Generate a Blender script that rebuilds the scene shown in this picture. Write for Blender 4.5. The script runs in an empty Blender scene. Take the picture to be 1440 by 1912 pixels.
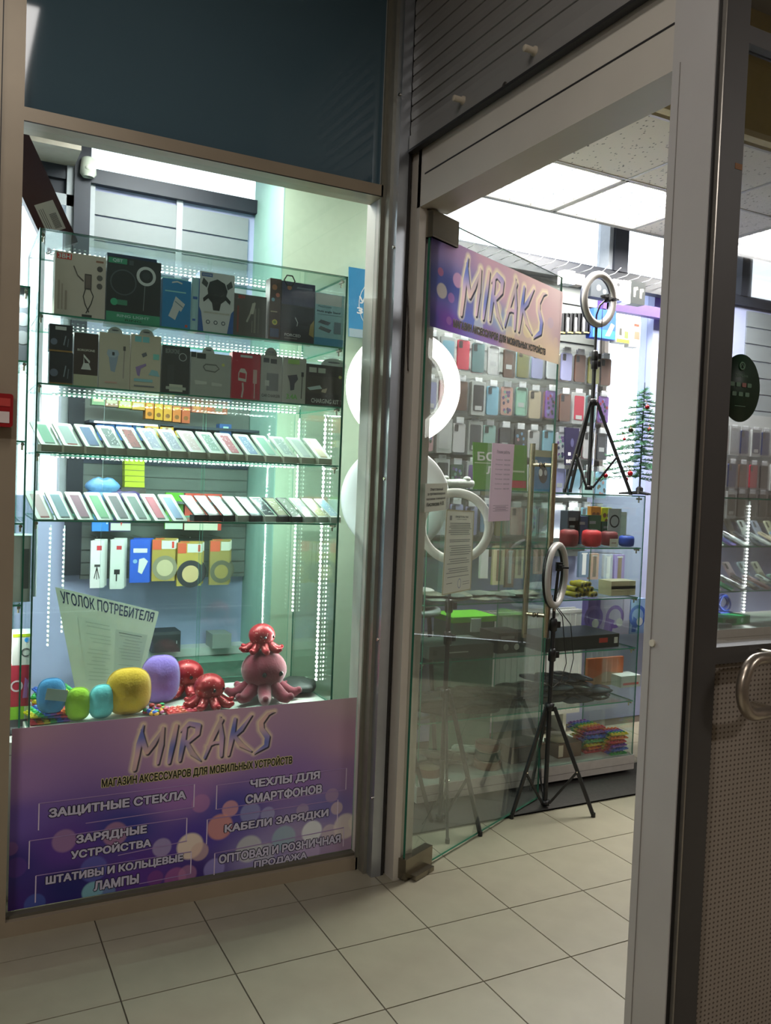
import bpy, math, random
import numpy as np
from mathutils import Vector, Matrix
from mathutils.geometry import delaunay_2d_cdt
random.seed(7)
# ------------------------------------------------------------------ camera, world, exposure
FOC = 1588.42
CAM = Vector((-0.4685, -2.7285, 1.4939))
YAW, PITCH, ROLL = math.radians(27.476), math.radians(-2.125), math.radians(2.264)
fwd = Vector((math.sin(YAW)*math.cos(PITCH), math.cos(YAW)*math.cos(PITCH), math.sin(PITCH)))
rgt = Vector((math.cos(YAW), -math.sin(YAW), 0)); upv = rgt.cross(fwd)
cr, sr = math.cos(ROLL), math.sin(ROLL)
rgt, upv = rgt*cr + upv*sr, upv*cr - rgt*sr
C = bpy.context.scene.collection
cam = bpy.data.cameras.new('camera'); camo = bpy.data.objects.new('camera', cam); C.objects.link(camo)
cam.sensor_fit = 'HORIZONTAL'; cam.sensor_width = 36; cam.lens = FOC/1440*36; cam.clip_start = 0.02
camo.matrix_world = Matrix(((rgt.x, upv.x, -fwd.x, CAM.x), (rgt.y, upv.y, -fwd.y, CAM.y), (rgt.z, upv.z, -fwd.z, CAM.z), (0, 0, 0, 1)))
S = bpy.context.scene; S.camera = camo
S.view_settings.view_transform = 'Standard'; S.view_settings.look = 'None'
S.view_settings.exposure = 0.32; S.view_settings.gamma = 1; S.view_settings.use_curve_mapping = False
try:
    S.cycles.transparent_max_bounces = 48; S.cycles.max_bounces = 8; S.cycles.diffuse_bounces = 4
    S.cycles.glossy_bounces = 4; S.cycles.transmission_bounces = 6; S.cycles.use_denoising = True
    S.cycles.caustics_reflective = False; S.cycles.caustics_refractive = False
    S.cycles.sample_clamp_indirect = 6
except Exception: pass
w = bpy.data.worlds.new('overcast_sky'); S.world = w; w.use_nodes = True
w.node_tree.nodes['Background'].inputs[0].default_value = (0.86, 0.93, 1.0, 1)
w.node_tree.nodes['Background'].inputs[1].default_value = 3.2

def area(name, loc, sx, sy, power, col=(1, 1, 1), rot=(0, 0, 0), spread=None, portal=False):
    l = bpy.data.lights.new(name, 'AREA'); l.shape = 'RECTANGLE'; l.size = sx; l.size_y = sy; l.energy = power; l.color = col
    if spread: l.spread = spread
    if portal: l.cycles.is_portal = True
    o = bpy.data.objects.new(name, l); C.objects.link(o); o.location = loc; o.rotation_euler = rot
    return o
CZ = 3.03            # shop suspended ceiling
area('mall_lamp_light', (-.28, -1.70, 3.53), .3, 1.2, 14, (1, .96, .93))
area('mall_lamp_light', (-2.6, -2.9, 3.53), 1.2, 0.3, 54, (1, .96, .93))  # unseen lamp, added for general corridor light
area('mall_lamp_light', (3.7, -4.2, 3.53), 1.2, 0.3, 46, (1, .96, .93))  # another added lamp out of view, lighting beam and post
area('ceiling_panel_light', (2.21, 0.84, CZ-.03), .5, .5, 42, (1, .97, .92))
area('ceiling_panel_light', (2.81, 0.84, CZ-.03), .5, .5, 42, (1, .97, .92))
area('ceiling_panel_light', (4.01, 0.84, CZ-.03), .5, .5, 42, (1, .97, .92))
area('ceiling_panel_light', (0.41, 0.84, CZ-.03), .5, .5, 18, (1, .97, .92))
area('window_portal', (1.7, 1.44, 3.25), 3.3, .8, 1, rot=(math.pi/2*-1, 0, 0), portal=True)
area('window_portal', (-.9, 1.44, 2.05), 1.9, 1.3, 1, rot=(math.pi/2*-1, 0, 0), portal=True)

# ------------------------------------------------------------------ helpers
def at(y, px, py):                       # the point of the plane y = const seen at a photograph position
    d = fwd + rgt*((px-720)/FOC) - upv*((py-956)/FOC)
    return CAM + d*((y-CAM.y)/d.y)
def s2l(c): return tuple(((v/12.92) if v <= .04045 else ((v+.055)/1.055)**2.4) for v in c)
def hx(h): return s2l(tuple(int(h[i:i+2], 16)/255 for i in (0, 2, 4)))
_m = {}
def M(col, rough=.55, metal=0., noise=.06, scale=30., emit=0., coat=0., alpha=None):
    if isinstance(col, str): col = hx(col)
    k = (tuple(round(c, 4) for c in col), rough, metal, noise, scale, emit, coat, alpha)
    if k in _m: return _m[k]
    m = bpy.data.materials.new('surface'); m.use_nodes = True; nt = m.node_tree; b = nt.nodes['Principled BSDF']
    b.inputs['Roughness'].default_value = rough; b.inputs['Metallic'].default_value = metal
    b.inputs['Coat Weight'].default_value = coat
    if emit:
        b.inputs['Base Color'].default_value = (*col, 1)
        b.inputs['Emission Color'].default_value = (*col, 1); b.inputs['Emission Strength'].default_value = emit
    elif noise:
        tc = nt.nodes.new('ShaderNodeTexCoord'); n = nt.nodes.new('ShaderNodeTexNoise'); n.inputs['Scale'].default_value = scale
        n.inputs['Detail'].default_value = 4
        r = nt.nodes.new('ShaderNodeMapRange'); r.inputs[1].default_value = .25; r.inputs[2].default_value = .75
        r.inputs[3].default_value = 1-noise; r.inputs[4].default_value = 1+noise
        x = nt.nodes.new('ShaderNodeVectorMath'); x.operation = 'SCALE'; x.inputs[0].default_value = col
        nt.links.new(tc.outputs['Object'], n.inputs['Vector']); nt.links.new(n.outputs['Fac'], r.inputs[0])
        nt.links.new(r.outputs[0], x.inputs['Scale']); nt.links.new(x.outputs[0], b.inputs['Base Color'])
    else: b.inputs['Base Color'].default_value = (*col, 1)
    _m[k] = m; return m
def clear(tint, refl=.06, rough=.02, veil=0., veilcol=(1, 1, 1), name='clear_glass'):
    m = bpy.data.materials.new(name); m.use_nodes = True; nt = m.node_tree; nt.nodes.clear()
    o = nt.nodes.new('ShaderNodeOutputMaterial'); t = nt.nodes.new('ShaderNodeBsdfTransparent'); t.inputs[0].default_value = (*tint, 1)
    g = nt.nodes.new('ShaderNodeBsdfGlossy'); g.inputs['Roughness'].default_value = rough
    f = nt.nodes.new('ShaderNodeLayerWeight'); f.inputs[0].default_value = .25
    mr = nt.nodes.new('ShaderNodeMapRange'); mr.inputs[3].default_value = refl*.5; mr.inputs[4].default_value = min(1, refl*9)
    mx = nt.nodes.new('ShaderNodeMixShader')
    nt.links.new(f.outputs['Fresnel'], mr.inputs[0]); nt.links.new(mr.outputs[0], mx.inputs[0])
    nt.links.new(t.outputs[0], mx.inputs[1]); nt.links.new(g.outputs[0], mx.inputs[2])
    last = mx
    if veil:
        d = nt.nodes.new('ShaderNodeBsdfDiffuse'); d.inputs[0].default_value = (*veilcol, 1)
        m2 = nt.nodes.new('ShaderNodeMixShader'); m2.inputs[0].default_value = veil
        nt.links.new(mx.outputs[0], m2.inputs[1]); nt.links.new(d.outputs[0], m2.inputs[2]); last = m2
    nt.links.new(last.outputs[0], o.inputs[0]); return m
GAIN = 1.75
def lift(c, g=None):
    if isinstance(c, str): c = hx(c)
    return tuple(min(.72, v*(g or GAIN)) for v in c)
def thin(col, name='translucent_sheet', mix=.45):
    m = bpy.data.materials.new(name); m.use_nodes = True; nt = m.node_tree; b = nt.nodes['Principled BSDF']; b.inputs['Roughness'].default_value = .6; o = nt.nodes['Material Output']
    t = nt.nodes.new('ShaderNodeBsdfTranslucent'); x = nt.nodes.new('ShaderNodeMixShader'); x.inputs[0].default_value = mix
    if col is None:
        a = nt.nodes.new('ShaderNodeVertexColor'); a.layer_name = 'print'; nt.links.new(a.outputs[0], b.inputs['Base Color']); nt.links.new(a.outputs[0], t.inputs[0])
    else: b.inputs['Base Color'].default_value = (*col, 1); t.inputs[0].default_value = (*col, 1)
    nt.links.new(b.outputs[0], x.inputs[1]); nt.links.new(t.outputs[0], x.inputs[2]); nt.links.new(x.outputs[0], o.inputs[0]); return m
class MB:
    def __init__(s): s.v, s.f, s.m, s.mats, s.sm = [], [], [], [], []
    def mi(s, m):
        if m not in s.mats: s.mats.append(m)
        return s.mats.index(m)
    def add(s, vs, fs, m, smooth=False, mx=None):
        b = len(s.v); s.v += [tuple((mx @ Vector(v)) if mx else v) for v in vs]; i = s.mi(m)
        for k, f in enumerate(fs): s.f.append(tuple(b+j for j in f)); s.m.append(i); s.sm.append(smooth)
        return s
    def box(s, x0, x1, y0, y1, z0, z1, m, mx=None):
        return s.add([(x0,y0,z0),(x1,y0,z0),(x1,y1,z0),(x0,y1,z0),(x0,y0,z1),(x1,y0,z1),(x1,y1,z1),(x0,y1,z1)],
                     [(0,3,2,1),(4,5,6,7),(0,1,5,4),(1,2,6,5),(2,3,7,6),(3,0,4,7)], m, False, mx)
    def pane(s, x0, x1, y0, y1, z0, z1, g, e, ax):       # ax: thin axis; edges get material e
        s.box(x0, x1, y0, y1, z0, z1, g); big = {2: (0, 1), 1: (2, 4), 0: (3, 5)}[ax]; ei = s.mi(e); n = len(s.m)
        for k in range(6):
            if k not in big: s.m[n-6+k] = ei
        return s
    def bar(s, p, q, r, m, n=10, r2=None, caps=True, smooth=True):
        p, q = Vector(p), Vector(q); d = (q-p)
        if d.length < 1e-6: return s
        d.normalize(); a = d.orthogonal().normalized(); b = d.cross(a); r2 = r if r2 is None else r2; vs = []
        for c, rr in ((p, r), (q, r2)):
            for k in range(n):
                t = 2*math.pi*(k+.5)/n; vs.append(tuple(c+a*(rr*math.cos(t))+b*(rr*math.sin(t))))
        s.add(vs, [(k, (k+1) % n, n+(k+1) % n, n+k) for k in range(n)], m, smooth)
        if caps: s.add(vs, [tuple(reversed(range(n))), tuple(range(n, 2*n))], m)
        return s
    def flat(s, p, q, w, t, m, side=(0, 1, 0)):             # rectangular bar
        p, q = Vector(p), Vector(q); d = (q-p).normalized(); a = d.cross(Vector(side)).normalized()*w/2; b = d.cross(a).normalized()*t/2
        vs = [tuple(c+i*a+j*b) for c in (p, q) for i, j in ((-1,-1),(1,-1),(1,1),(-1,1))]
        return s.add(vs, [(0,1,2,3),(7,6,5,4),(0,4,5,1),(1,5,6,2),(2,6,7,3),(3,7,4,0)], m)
    def tube(s, pts, r, m, n=8):
        pts = [Vector(p) for p in pts]; vs, fs = [], []; up = Vector((0, 0, 1)); a = None
        for i, p in enumerate(pts):
            d = (pts[min(i+1, len(pts)-1)]-pts[max(i-1, 0)]).normalized()
            a = d.orthogonal().normalized() if a is None else (a-d*a.dot(d)).normalized(); b = d.cross(a)
            for k in range(n): t = 2*math.pi*k/n; vs.append(tuple(p+a*(r*math.cos(t))+b*(r*math.sin(t))))
        for i in range(len(pts)-1):
            for k in range(n): fs.append((i*n+k, i*n+(k+1) % n, (i+1)*n+(k+1) % n, (i+1)*n+k))
        return s.add(vs, fs+[tuple(reversed(range(n))), tuple(range(len(vs)-n, len(vs)))], m, True)
    def ring(s, c, R, rx, ry, m, nrm=(0, 1, 0), N=48, n=10, a0=0, a1=2*math.pi, flatback=False):
        nrm = Vector(nrm).normalized(); a = nrm.cross(Vector((0, 0, 1))).normalized() if abs(nrm.z) < .9 else Vector((1, 0, 0)); b = a.cross(nrm); vs, fs = [], []
        full = abs(a1-a0-2*math.pi) < 1e-6; K = N if full else N+1
        for i in range(K):
            t = a0+(a1-a0)*i/N; e = a*math.cos(t)+b*math.sin(t)
            for k in range(n):
                u = 2*math.pi*k/n; q = Vector(c)+e*(R+rx*math.cos(u))+nrm*(ry*math.sin(u)*(.25 if flatback and math.sin(u) > 0 else 1)); vs.append(tuple(q))
        for i in range(N):
            j = (i+1) % K
            for k in range(n): fs.append((i*n+k, i*n+(k+1) % n, j*n+(k+1) % n, j*n+k))
        return s.add(vs, fs, m, True)
    def ell(s, c, rx, ry, rz, m, N=20, n=12, mx=None, fn=None):
        vs, fs = [], []
        for j in range(n+1):
            ph = math.pi*j/n
            for i in range(N):
                t = 2*math.pi*i/N; d = Vector((math.sin(ph)*math.cos(t), math.sin(ph)*math.sin(t), math.cos(ph)))
                k = fn(d) if fn else 1; vs.append((c[0]+rx*d.x*k, c[1]+ry*d.y*k, c[2]+rz*d.z*k))
        for j in range(n):
            for i in range(N): fs.append((j*N+i, (j+1)*N+i, (j+1)*N+(i+1) % N, j*N+(i+1) % N))
        return s.add(vs, fs, m, True, mx)
    def lathe(s, c, prof, m, N=20, axis='z', mx=None):
        vs, fs = [], []
        for r, h in prof:
            for i in range(N):
                t = 2*math.pi*i/N; p = (r*math.cos(t), r*math.sin(t), h)
                if axis == 'y': p = (p[0], p[2], p[1])
                if axis == 'x': p = (p[2], p[0], p[1])
                vs.append((c[0]+p[0], c[1]+p[1], c[2]+p[2]))
        for j in range(len(prof)-1):
            for i in range(N): fs.append((j*N+i, j*N+(i+1) % N, (j+1)*N+(i+1) % N, (j+1)*N+i))
        return s.add(vs, fs+[tuple(range(N)), tuple(range(len(vs)-N, len(vs)))], m, True, mx)
    def prism(s, pts, y0, y1, m, mx=None, inner=None):       # outline in x,z ; depth along y
        n = len(pts); vs = [(x, y0, z) for x, z in pts]+[(x, y1, z) for x, z in pts]
        return s.add(vs, [tuple(range(n)), tuple(reversed(range(n, 2*n)))]+[(k, n+k, n+(k+1) % n, (k+1) % n) for k in range(n)], m, False, mx)
    def build(s, name, parent=None, loc=None, rot=None):
        me = bpy.data.meshes.new(name); me.from_pydata(s.v, [], s.f)
        for m in s.mats: me.materials.append(m)
        me.polygons.foreach_set('material_index', s.m); me.polygons.foreach_set('use_smooth', s.sm); me.update()
        o = bpy.data.objects.new(name, me); C.objects.link(o)
        if parent: o.parent = parent
        if loc: o.location = loc
        if rot: o.rotation_euler = rot
        return o
def rrect(x0, x1, z0, z1, r, n=4):
    p = []
    for cx, cz, a in ((x1-r, z0+r, -90), (x1-r, z1-r, 0), (x0+r, z1-r, 90), (x0+r, z0+r, 180)):
        for k in range(n+1): t = math.radians(a+90*k/n); p.append((cx+r*math.cos(t), cz+r*math.sin(t)))
    return p
def tag(o, label=None, cat=None, group=None, kind=None):
    if label: o['label'] = label
    if cat: o['category'] = cat
    if group: o['group'] = group
    if kind: o['kind'] = kind
    return o
def thing(name, label, cat, loc=(0, 0, 0), rz=0, group=None, rot=None):
    o = bpy.data.objects.new(name, None); C.objects.link(o); o.location = loc; o.rotation_euler = rot or (0, 0, rz)
    return tag(o, label, cat, group)
def struct(mb, name, parent=None):
    o = mb.build(name, parent)
    if not parent: o['kind'] = 'structure'
    return o
def dup(root, loc, rz=None, label=None, rot=None):
    r = root.copy(); C.objects.link(r); r.location = loc
    if rz is not None: r.rotation_euler = (0, 0, rz)
    if rot is not None: r.rotation_euler = rot
    if label: r['label'] = label
    for ch in list(root.children):
        c = ch.copy(); C.objects.link(c); c.parent = r
        for g in list(ch.children): d = g.copy(); C.objects.link(d); d.parent = c
    return r
_t = {}
def textgeo(s, bold=0., shear=0.):      # letter outlines triangulated with even-odd filling
    k = (s, shear)
    if k in _t: return _t[k]
    vs, fs = [], []; adv = 0.
    cu = bpy.data.curves.new('t', 'FONT'); cu.body = s; cu.size = 1; cu.shear = shear; cu.resolution_u = 3; cu.fill_mode = 'NONE'
    o = bpy.data.objects.new('t', cu); C.objects.link(o); dg = bpy.context.evaluated_depsgraph_get(); me = o.evaluated_get(dg).to_mesh()
    pv = np.array([(v.co.x, v.co.y) for v in me.vertices]); ed = np.array([tuple(e.vertices) for e in me.edges]); bpy.data.objects.remove(o); bpy.data.curves.remove(cu)
    r = delaunay_2d_cdt([Vector(map(float, p)) for p in pv], [tuple(map(int, e)) for e in ed], [], 0, 1e-5)
    V = np.array([tuple(p) for p in r[0]]); A, B = pv[ed[:, 0]], pv[ed[:, 1]]
    for f in r[2]:
        c = V[list(f)].mean(0); cr_ = (A[:, 1] > c[1]) != (B[:, 1] > c[1]); a, b = A[cr_], B[cr_]
        if (a[:, 0]+(c[1]-a[:, 1])*(b[:, 0]-a[:, 0])/(b[:, 1]-a[:, 1]) > c[0]).sum() % 2: fs.append(tuple(f))
    vs = [(float(p[0]), float(p[1]), 0.) for p in V]
    _t[k] = (vs, fs, float(V[:, 0].min()), float(V[:, 0].max()), float(V[:, 1].min()), float(V[:, 1].max())); return _t[k]
def put_text(mb, s, x0, x1, z0, z1, y, m, bold=0., shear=0., mx=None, sh=None):   # text fitted to a rectangle; bold = copies shifted by a fraction of the height
    vs, fs, a, b, c, d = textgeo(s, 0, shear); kx = (x1-x0)/(b-a); kz = (z1-z0)/(d-c); hx_ = sh or (x1-x0)/(b-a)
    dirs = [(0, 0)]+([(math.cos(q)*bold*kx, math.sin(q)*bold*kz) for q in [math.pi*k/3 for k in range(6)]] if bold > .015 else [])
    for i, (ox, oz) in enumerate(dirs): mb.add([(x0+(v[0]-a)*kx+ox, y-.000004*i, z0+(v[1]-c)*kz+oz) for v in vs], fs, m, False, mx)
def ribbon(mb, pts, ws, y, m, fx, mx=None, off=(0, 0), grow=0.):
    n = len(pts); L, R_ = [], []
    for i in range(n):
        a = Vector(pts[max(i-1, 0)]); b = Vector(pts[min(i+1, n-1)]); d = (b-a).normalized(); nn = Vector((-d.y, d.x)); c = Vector(pts[i])
        if grow and i in (0, n-1): c = c+d*(grow*(1 if i else -1))
        h = ws[i]/2+grow; L.append(c+nn*h); R_.append(c-nn*h)
    vs = []
    for l, r in zip(L, R_):
        for q in (l, r): x, z = fx(q.x+off[0], q.y+off[1]); vs.append((x, y, z))
    mb.add(vs, [(2*i, 2*i+1, 2*i+3, 2*i+2) for i in range(n-1)], m, False, mx)
def prints(mb, w, h, items, y=-.0006, mx=None, g=None):
    dy = 0
    for it in items:
        k = it[0]; yy = y-dy; dy += .00012
        if k == 'r': _, a, b, c, d, col = it; mb.add([(w*(a-.5), yy, h*b), (w*(c-.5), yy, h*b), (w*(c-.5), yy, h*d), (w*(a-.5), yy, h*d)], [(0, 1, 2, 3)], M(lift(col, g), .5, noise=0), False, mx)
        elif k == 'p': mb.add([(w*(u-.5), yy, h*v) for u, v in it[1]], [tuple(range(len(it[1])))], M(lift(it[2], g), .5, noise=0), False, mx)
        elif k == 'c':
            _, u, v, r, col = it; N = 18
            mb.add([(w*(u-.5)+r*h*math.cos(2*math.pi*i/N), yy, h*v+r*h*math.sin(2*math.pi*i/N)) for i in range(N)], [tuple(range(N))], M(lift(col, g), .5, noise=0), False, mx)
        elif k == 'o':
            _, u, v, r, r2, col = it; N = 24; vs = []
            for i in range(N):
                t = 2*math.pi*i/N
                for q in (r, r2): vs.append((w*(u-.5)+q*h*math.cos(t), yy, h*v+q*h*math.sin(t)))
            mb.add(vs, [(2*i, 2*i+1, (2*i+3) % (2*N), (2*i+2) % (2*N)) for i in range(N)], M(lift(col, g), .5, noise=0), False, mx)
        elif k == 'l': ribbon(mb, it[1], [it[2]]*len(it[1]), yy, M(lift(it[3], g), .5, noise=0), lambda p, q: (w*(p-.5), h*q), mx)
        elif k == 't':
            _, s, u0, v0, u1, v1, col = it[:7]; put_text(mb, s, w*(u0-.5), w*(u1-.5), h*v0, h*v1, yy, M(lift(col, g), .5, noise=0), it[7] if len(it) > 7 else .01, mx=mx)

ALU = M('b3a699', .38, .35, .05, 8); WHITE = M('cfc9c0', .4, 0, .04, 6); SILVER = M('a9adb2', .3, .8, .04); DARK = M('1d1b1b', .5); CHROME = M('c9c2b4', .18, 1, .02)
STEEL = M('b9ab92', .25, 1, .05); BLACK = M('121214', .45, 0, .1); BLACKM = M('0c0c0e', .35, 0, .1)
GEDGE = M('2f7f69', .15, 0, .1, 40); GEDGEL = M('5aa58e', .15, 0, .1, 40)
GL = clear((.93, .985, .965), .05); GLD = clear((.955, .985, .97), .04, veil=.012, veilcol=(.8, .9, .87)); GLW = clear((.93, .97, .96), .05)
GLC = clear((.93, .94, .95), .05); SLV = clear((.97, .98, .99), .06, .15, veil=.03, veilcol=(.9, .92, .95), name='clear_film')
LED = M((1, .98, .92), emit=14); LEDS = M((1, .98, .93), emit=2.4)
for m_ in (LED, LEDS): m_.cycles.emission_sampling = 'NONE'
# ------------------------------------------------------------------ the setting
T = .3333
GROUT = M('4a4034', .8); TILE = M('8f8875', .42, 0, .07, 9)
fl = struct(MB().box(-4.2, 6.2, -6.2, 1.6, -.06, -.004, GROUT), 'floor')
tm = MB(); a_ = T/2-.0022
tm.v = []; tm.box(-a_, a_, -a_, a_, -.004, 0, TILE)
t0 = None
def floor_tiles():
    t0 = None
    for i in range(-5, 13):
        for j in range(-9, 4):
            if t0 is None: t0 = o = tm.build('floor_tile', fl)
            else: o = t0.copy(); C.objects.link(o)
            o.location = ((i+.5)*T, (j+.5)*T, 0)
floor_tiles()
# mall shell that keeps the sky out of the corridor
MW = M('8d7f70', .8); MC = M('7d766c', .8)
struct(MB().box(-4.3, -4.2, -6.3, 1.6, 0, 3.6, MW), 'wall_left')
struct(MB().box(-4.3, 6.3, -6.3, -6.2, 0, 3.6, MW), 'wall_front')
struct(MB().box(6.2, 6.3, -6.3, 1.57, 0, 3.8, MW), 'wall_right')
struct(MB().box(-4.3, 6.3, -6.3, -.13, 3.56, 3.62, MC), 'ceiling_1')
struct(MB().box(-4.3, 1.04, -.13, .30, 3.45, 3.62, MC), 'trim_5')
# yellow fascia where the shop's suspended ceiling begins
struct(MB().box(1.2, 6.2, -.13, -.11, 3.035, 3.56, M('b09a56', .7)).box(1.2, 6.2, -.15, -.105, 3.02, 3.045, M('cfc090', .6)), 'trim_1')
# suspended ceiling: grid, tiles, light fittings
TILEC = None
def ceiling():
    m = bpy.data.materials.new('mineral_tile'); m.use_nodes = True; nt = m.node_tree; b = nt.nodes['Principled BSDF']; b.inputs['Roughness'].default_value = .9
    tc = nt.nodes.new('ShaderNodeTexCoord'); v = nt.nodes.new('ShaderNodeTexVoronoi'); v.inputs['Scale'].default_value = 34
    mp = nt.nodes.new('ShaderNodeMapping'); mp.inputs['Scale'].default_value = (1.6, .8, 1); nt.links.new(tc.outputs['Object'], mp.inputs[0]); nt.links.new(mp.outputs[0], v.inputs['Vector'])
    r = nt.nodes.new('ShaderNodeMapRange'); r.inputs[1].default_value = .14; r.inputs[2].default_value = .2; nt.links.new(v.outputs['Distance'], r.inputs[0])
    mx = nt.nodes.new('ShaderNodeMix'); mx.data_type = 'RGBA'; mx.inputs[6].default_value = (*hx('6a655e'), 1); mx.inputs[7].default_value = (*hx('f4ece0'), 1)
    nt.links.new(r.outputs[0], mx.inputs[0]); nt.links.new(mx.outputs[2], b.inputs['Base Color'])
    grid = MB(); GR = M('b9b5ad', .4)
    xs = [.11+.6*k for k in range(-7, 11)]; ys = [1.14, .54, -.06]
    for x in xs: grid.box(x-.008, x+.008, -.1 if x > 1.1 else .27, 1.15, CZ-.002, CZ+.02, GR)
    for y in ys: grid.box(-4.1 if y > .2 else 1.22, 6.2, y-.008, y+.008, CZ-.003, CZ+.019, GR)
    grid.box(-4.1, 6.2, 1.14, 1.16, CZ-.003, CZ+.12, GR)
    c = struct(grid, 'ceiling_2')
    p = None
    lights = {(1.91, 0), (2.51, 0), (3.71, 0), (.11, 0)}
    for x in xs[:-1]:
        for k, y in enumerate(ys[:-1]):
            if k == 1 and x < .9: continue
            if k == 0 and any(abs(x-l[0]) < .05 for l in lights): continue
            if p is None: p = o = MB().box(.008, .592, -.592, -.008, .001, .016, m).build('ceiling_tile', c)
            else: o = p.copy(); C.objects.link(o)
            o.location = (x, y, CZ)
    MB().box(1.22, 6.2, -.1, 1.16, CZ+.14, CZ+.16, M('8a8378')).box(-4.1, 1.22, .27, 1.16, CZ+.14, CZ+.16, M('8a8378')).box(-4.1, .70, .27, .53, CZ+.001, CZ+.016, m).build('ceiling_deck', c)
    lab = {1.91: 'louvred ceiling light panel nearest the top of the doorway', 2.51: 'louvred ceiling light panel beside the white door post', 3.71: 'louvred ceiling light panel seen through the grey metal door', .11: 'louvred ceiling light panel hidden above the glass showcase'}
    for x in (1.91, 2.51, 3.71, .11):
        xk = min(xs, key=lambda q: abs(q-x)); t = thing('ceiling_light', lab[x], 'light', (xk+.3, .84, CZ), group='ceiling light panels')
        f = MB()
        for s in (-1, 1): f.box(s*.285-.007, s*.285+.007, -.292, .292, -.004, .02, WHITE); f.box(-.292, .292, s*.285-.007, s*.285+.007, -.004, .02, WHITE)
        f.build('frame', t); MB().box(-.278, .278, -.278, .278, .012, .018, M((1, .97, .9), emit=6)).build('diffuser', t)
        lv = MB()
        for k in range(-3, 4): lv.box(-.278, .278, k*.08-.001, k*.08+.001, 0, .012, SILVER)
        for k in (-1, 0, 1): lv.box(k*.14-.001, k*.14+.001, -.278, .278, 0, .012, SILVER)
        lv.build('louvre', t)
ceiling()
# exterior wall, y = 1.45
YW = 1.45
LAV = M('b2bade', .85, 0, .03); DK = M('2c303a', .5, .2); PAN = M('868e92', .5, 0, .03); LP = M('a6adb4', .45)
wl = MB().box(.10, 3.17, YW, YW+.12, 0, 2.80, LAV).box(3.17, 3.62, YW, YW+.12, 0, 1.45, LAV).box(3.62, 6.2, YW, YW+.12, 0, 2.80, LAV).box(-4.2, .10, YW, YW+.12, 0, 1.36, LAV)
wl.box(-4.2, .03, YW, YW+.12, 2.72, 2.80, DK)
bw = struct(wl, 'wall_back')
struct(MB().box(-4.2, .03, 1.2, YW, 2.86, 2.88, M('b0a89c', .9)).box(-4.2, .03, YW-.02, YW+.1, 2.80, 2.90, DK).box(-4.2, .03, YW-.02, YW+.1, 2.88, 3.7, DK), 'trim_2')
r1 = MB().box(.10, 3.30, YW-.04, YW+.12, 2.80, 2.865, DK).box(3.30, 6.2, YW-.04, YW+.12, 2.80, 2.865, DK)
struct(r1, 'window_1')
fr = MB()
for x0, x1 in ((.03, .10), (3.22, 3.33), (4.36, 4.46)): fr.box(x0, x1, YW-.05, YW+.1, 1.0 if x0 < 1 else 2.86, 3.7, DK)
fr.box(.0, .03, YW-.03, YW+.08, 1.36, 2.86, LP).box(3.19, 3.22, YW-.03, YW+.08, 2.86, 3.7, LP)
fr.box(-4.2, 6.2, YW-.03, YW+.1, 3.66, 3.74, DK); fr.box(-4.2, .03, YW-.03, YW+.1, 2.68, 2.73, LP).box(-.11, -.085, YW-.03, YW+.06, 1.36, 2.7, LP)
struct(fr, 'window_2')
struct(MB().box(-4.2, .0, YW+.05, YW+.058, 1.36, 2.70, GLC).box(.1, 6.2, YW+.05, YW+.058, 2.86, 3.66, GLC).box(3.17, 3.62, YW+.05, YW+.058, 1.45, 2.80, GLC), 'window_3')
struct(MB().box(-4.3, 6.3, YW-.3, YW+.1, 3.74, 3.8, MC).box(-4.3, 6.3, -.13, YW-.2, 3.42, 3.48, MC), 'ceiling_3')
# grey wall planks under the clerestory, each its own piece
def planks():
    p = {}
    for x0, x1, tag_ in ((.125, .50, 'a'), (.53, .86, 'b'), (1.30, 1.60, 'c'), (4.48, 5.3, 'd')):
        for k in range(4 if tag_ == 'c' else 5 if tag_ != 'd' else 12):
            z1 = 2.775-k*.115
            o = MB().box(x0, x1, YW-.014, YW, z1-.107, z1, PAN).build('wall_panel', bw)
    MB().box(.50, .53, YW-.018, YW, 2.2, 2.80, LP).box(.10, .125, YW-.018, YW, 2.2, 2.80, LP).build('trim_strip', bw)
planks()
struct(MB().box(.12, 6.2, YW-.10, YW, .60, .64, M('d8d8d6', .5)), 'trim_3')
# pale green column; its left face's shade is put into a darker teal sheet
struct(MB().box(.90, 1.345, 1.03, YW, 0, 2.98, M('c2d6be', .75, 0, .03)).box(.895, .9001, 1.03, YW, 0, 2.98, M('9cc4bb', .75, 0, .03)), 'wall_column')

# shop front: window wall at y = .143
WY = .143
struct(MB().box(-4.2, -.47, WY+.01, WY+.09, 0, 3.45, M('a39c92', .6)), 'wall_shopfront')
def box_struct(name, *bs):
    m = MB()
    for b in bs: m.box(*b)
    return struct(m, name)
BEI = M('9c8e79', .42, .25, .05, 8)
box_struct('window_4', (-.47, -.336, WY-.01, WY+.12, 0, 3.45, BEI), (-.336, -.272, WY, WY+.12, 0, 3.45, BEI))
MB().box(-.3375, -.3345, WY-.012, WY-.002, 0, 3.45, DARK).build('trim_strip', bpy.data.objects['window_4'])
box_struct('window_5', (-.272, .962, WY, WY+.11, 2.546, 2.59, BEI), (-.272, .962, WY, WY+.11, 0, .048, BEI), (-.272, .962, WY+.001, WY+.12, 3.3, 3.45, BEI))
MB().box(-.272, .962, WY-.0006, WY+.0, 2.5455, 2.549, DARK).build('trim_strip', bpy.data.objects['window_5'])
box_struct('window_6', (.962, .985, WY+.012, WY+.13, .0, 3.45, WHITE))
box_struct('window_7', (-.272, .962, WY+.03, WY+.036, 2.59, 3.31, M('4c626c', .05, 0, .03, 3)))
box_struct('window_8', (-.272, .962, WY+.05, WY+.056, .046, 2.55, GLW))
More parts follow.
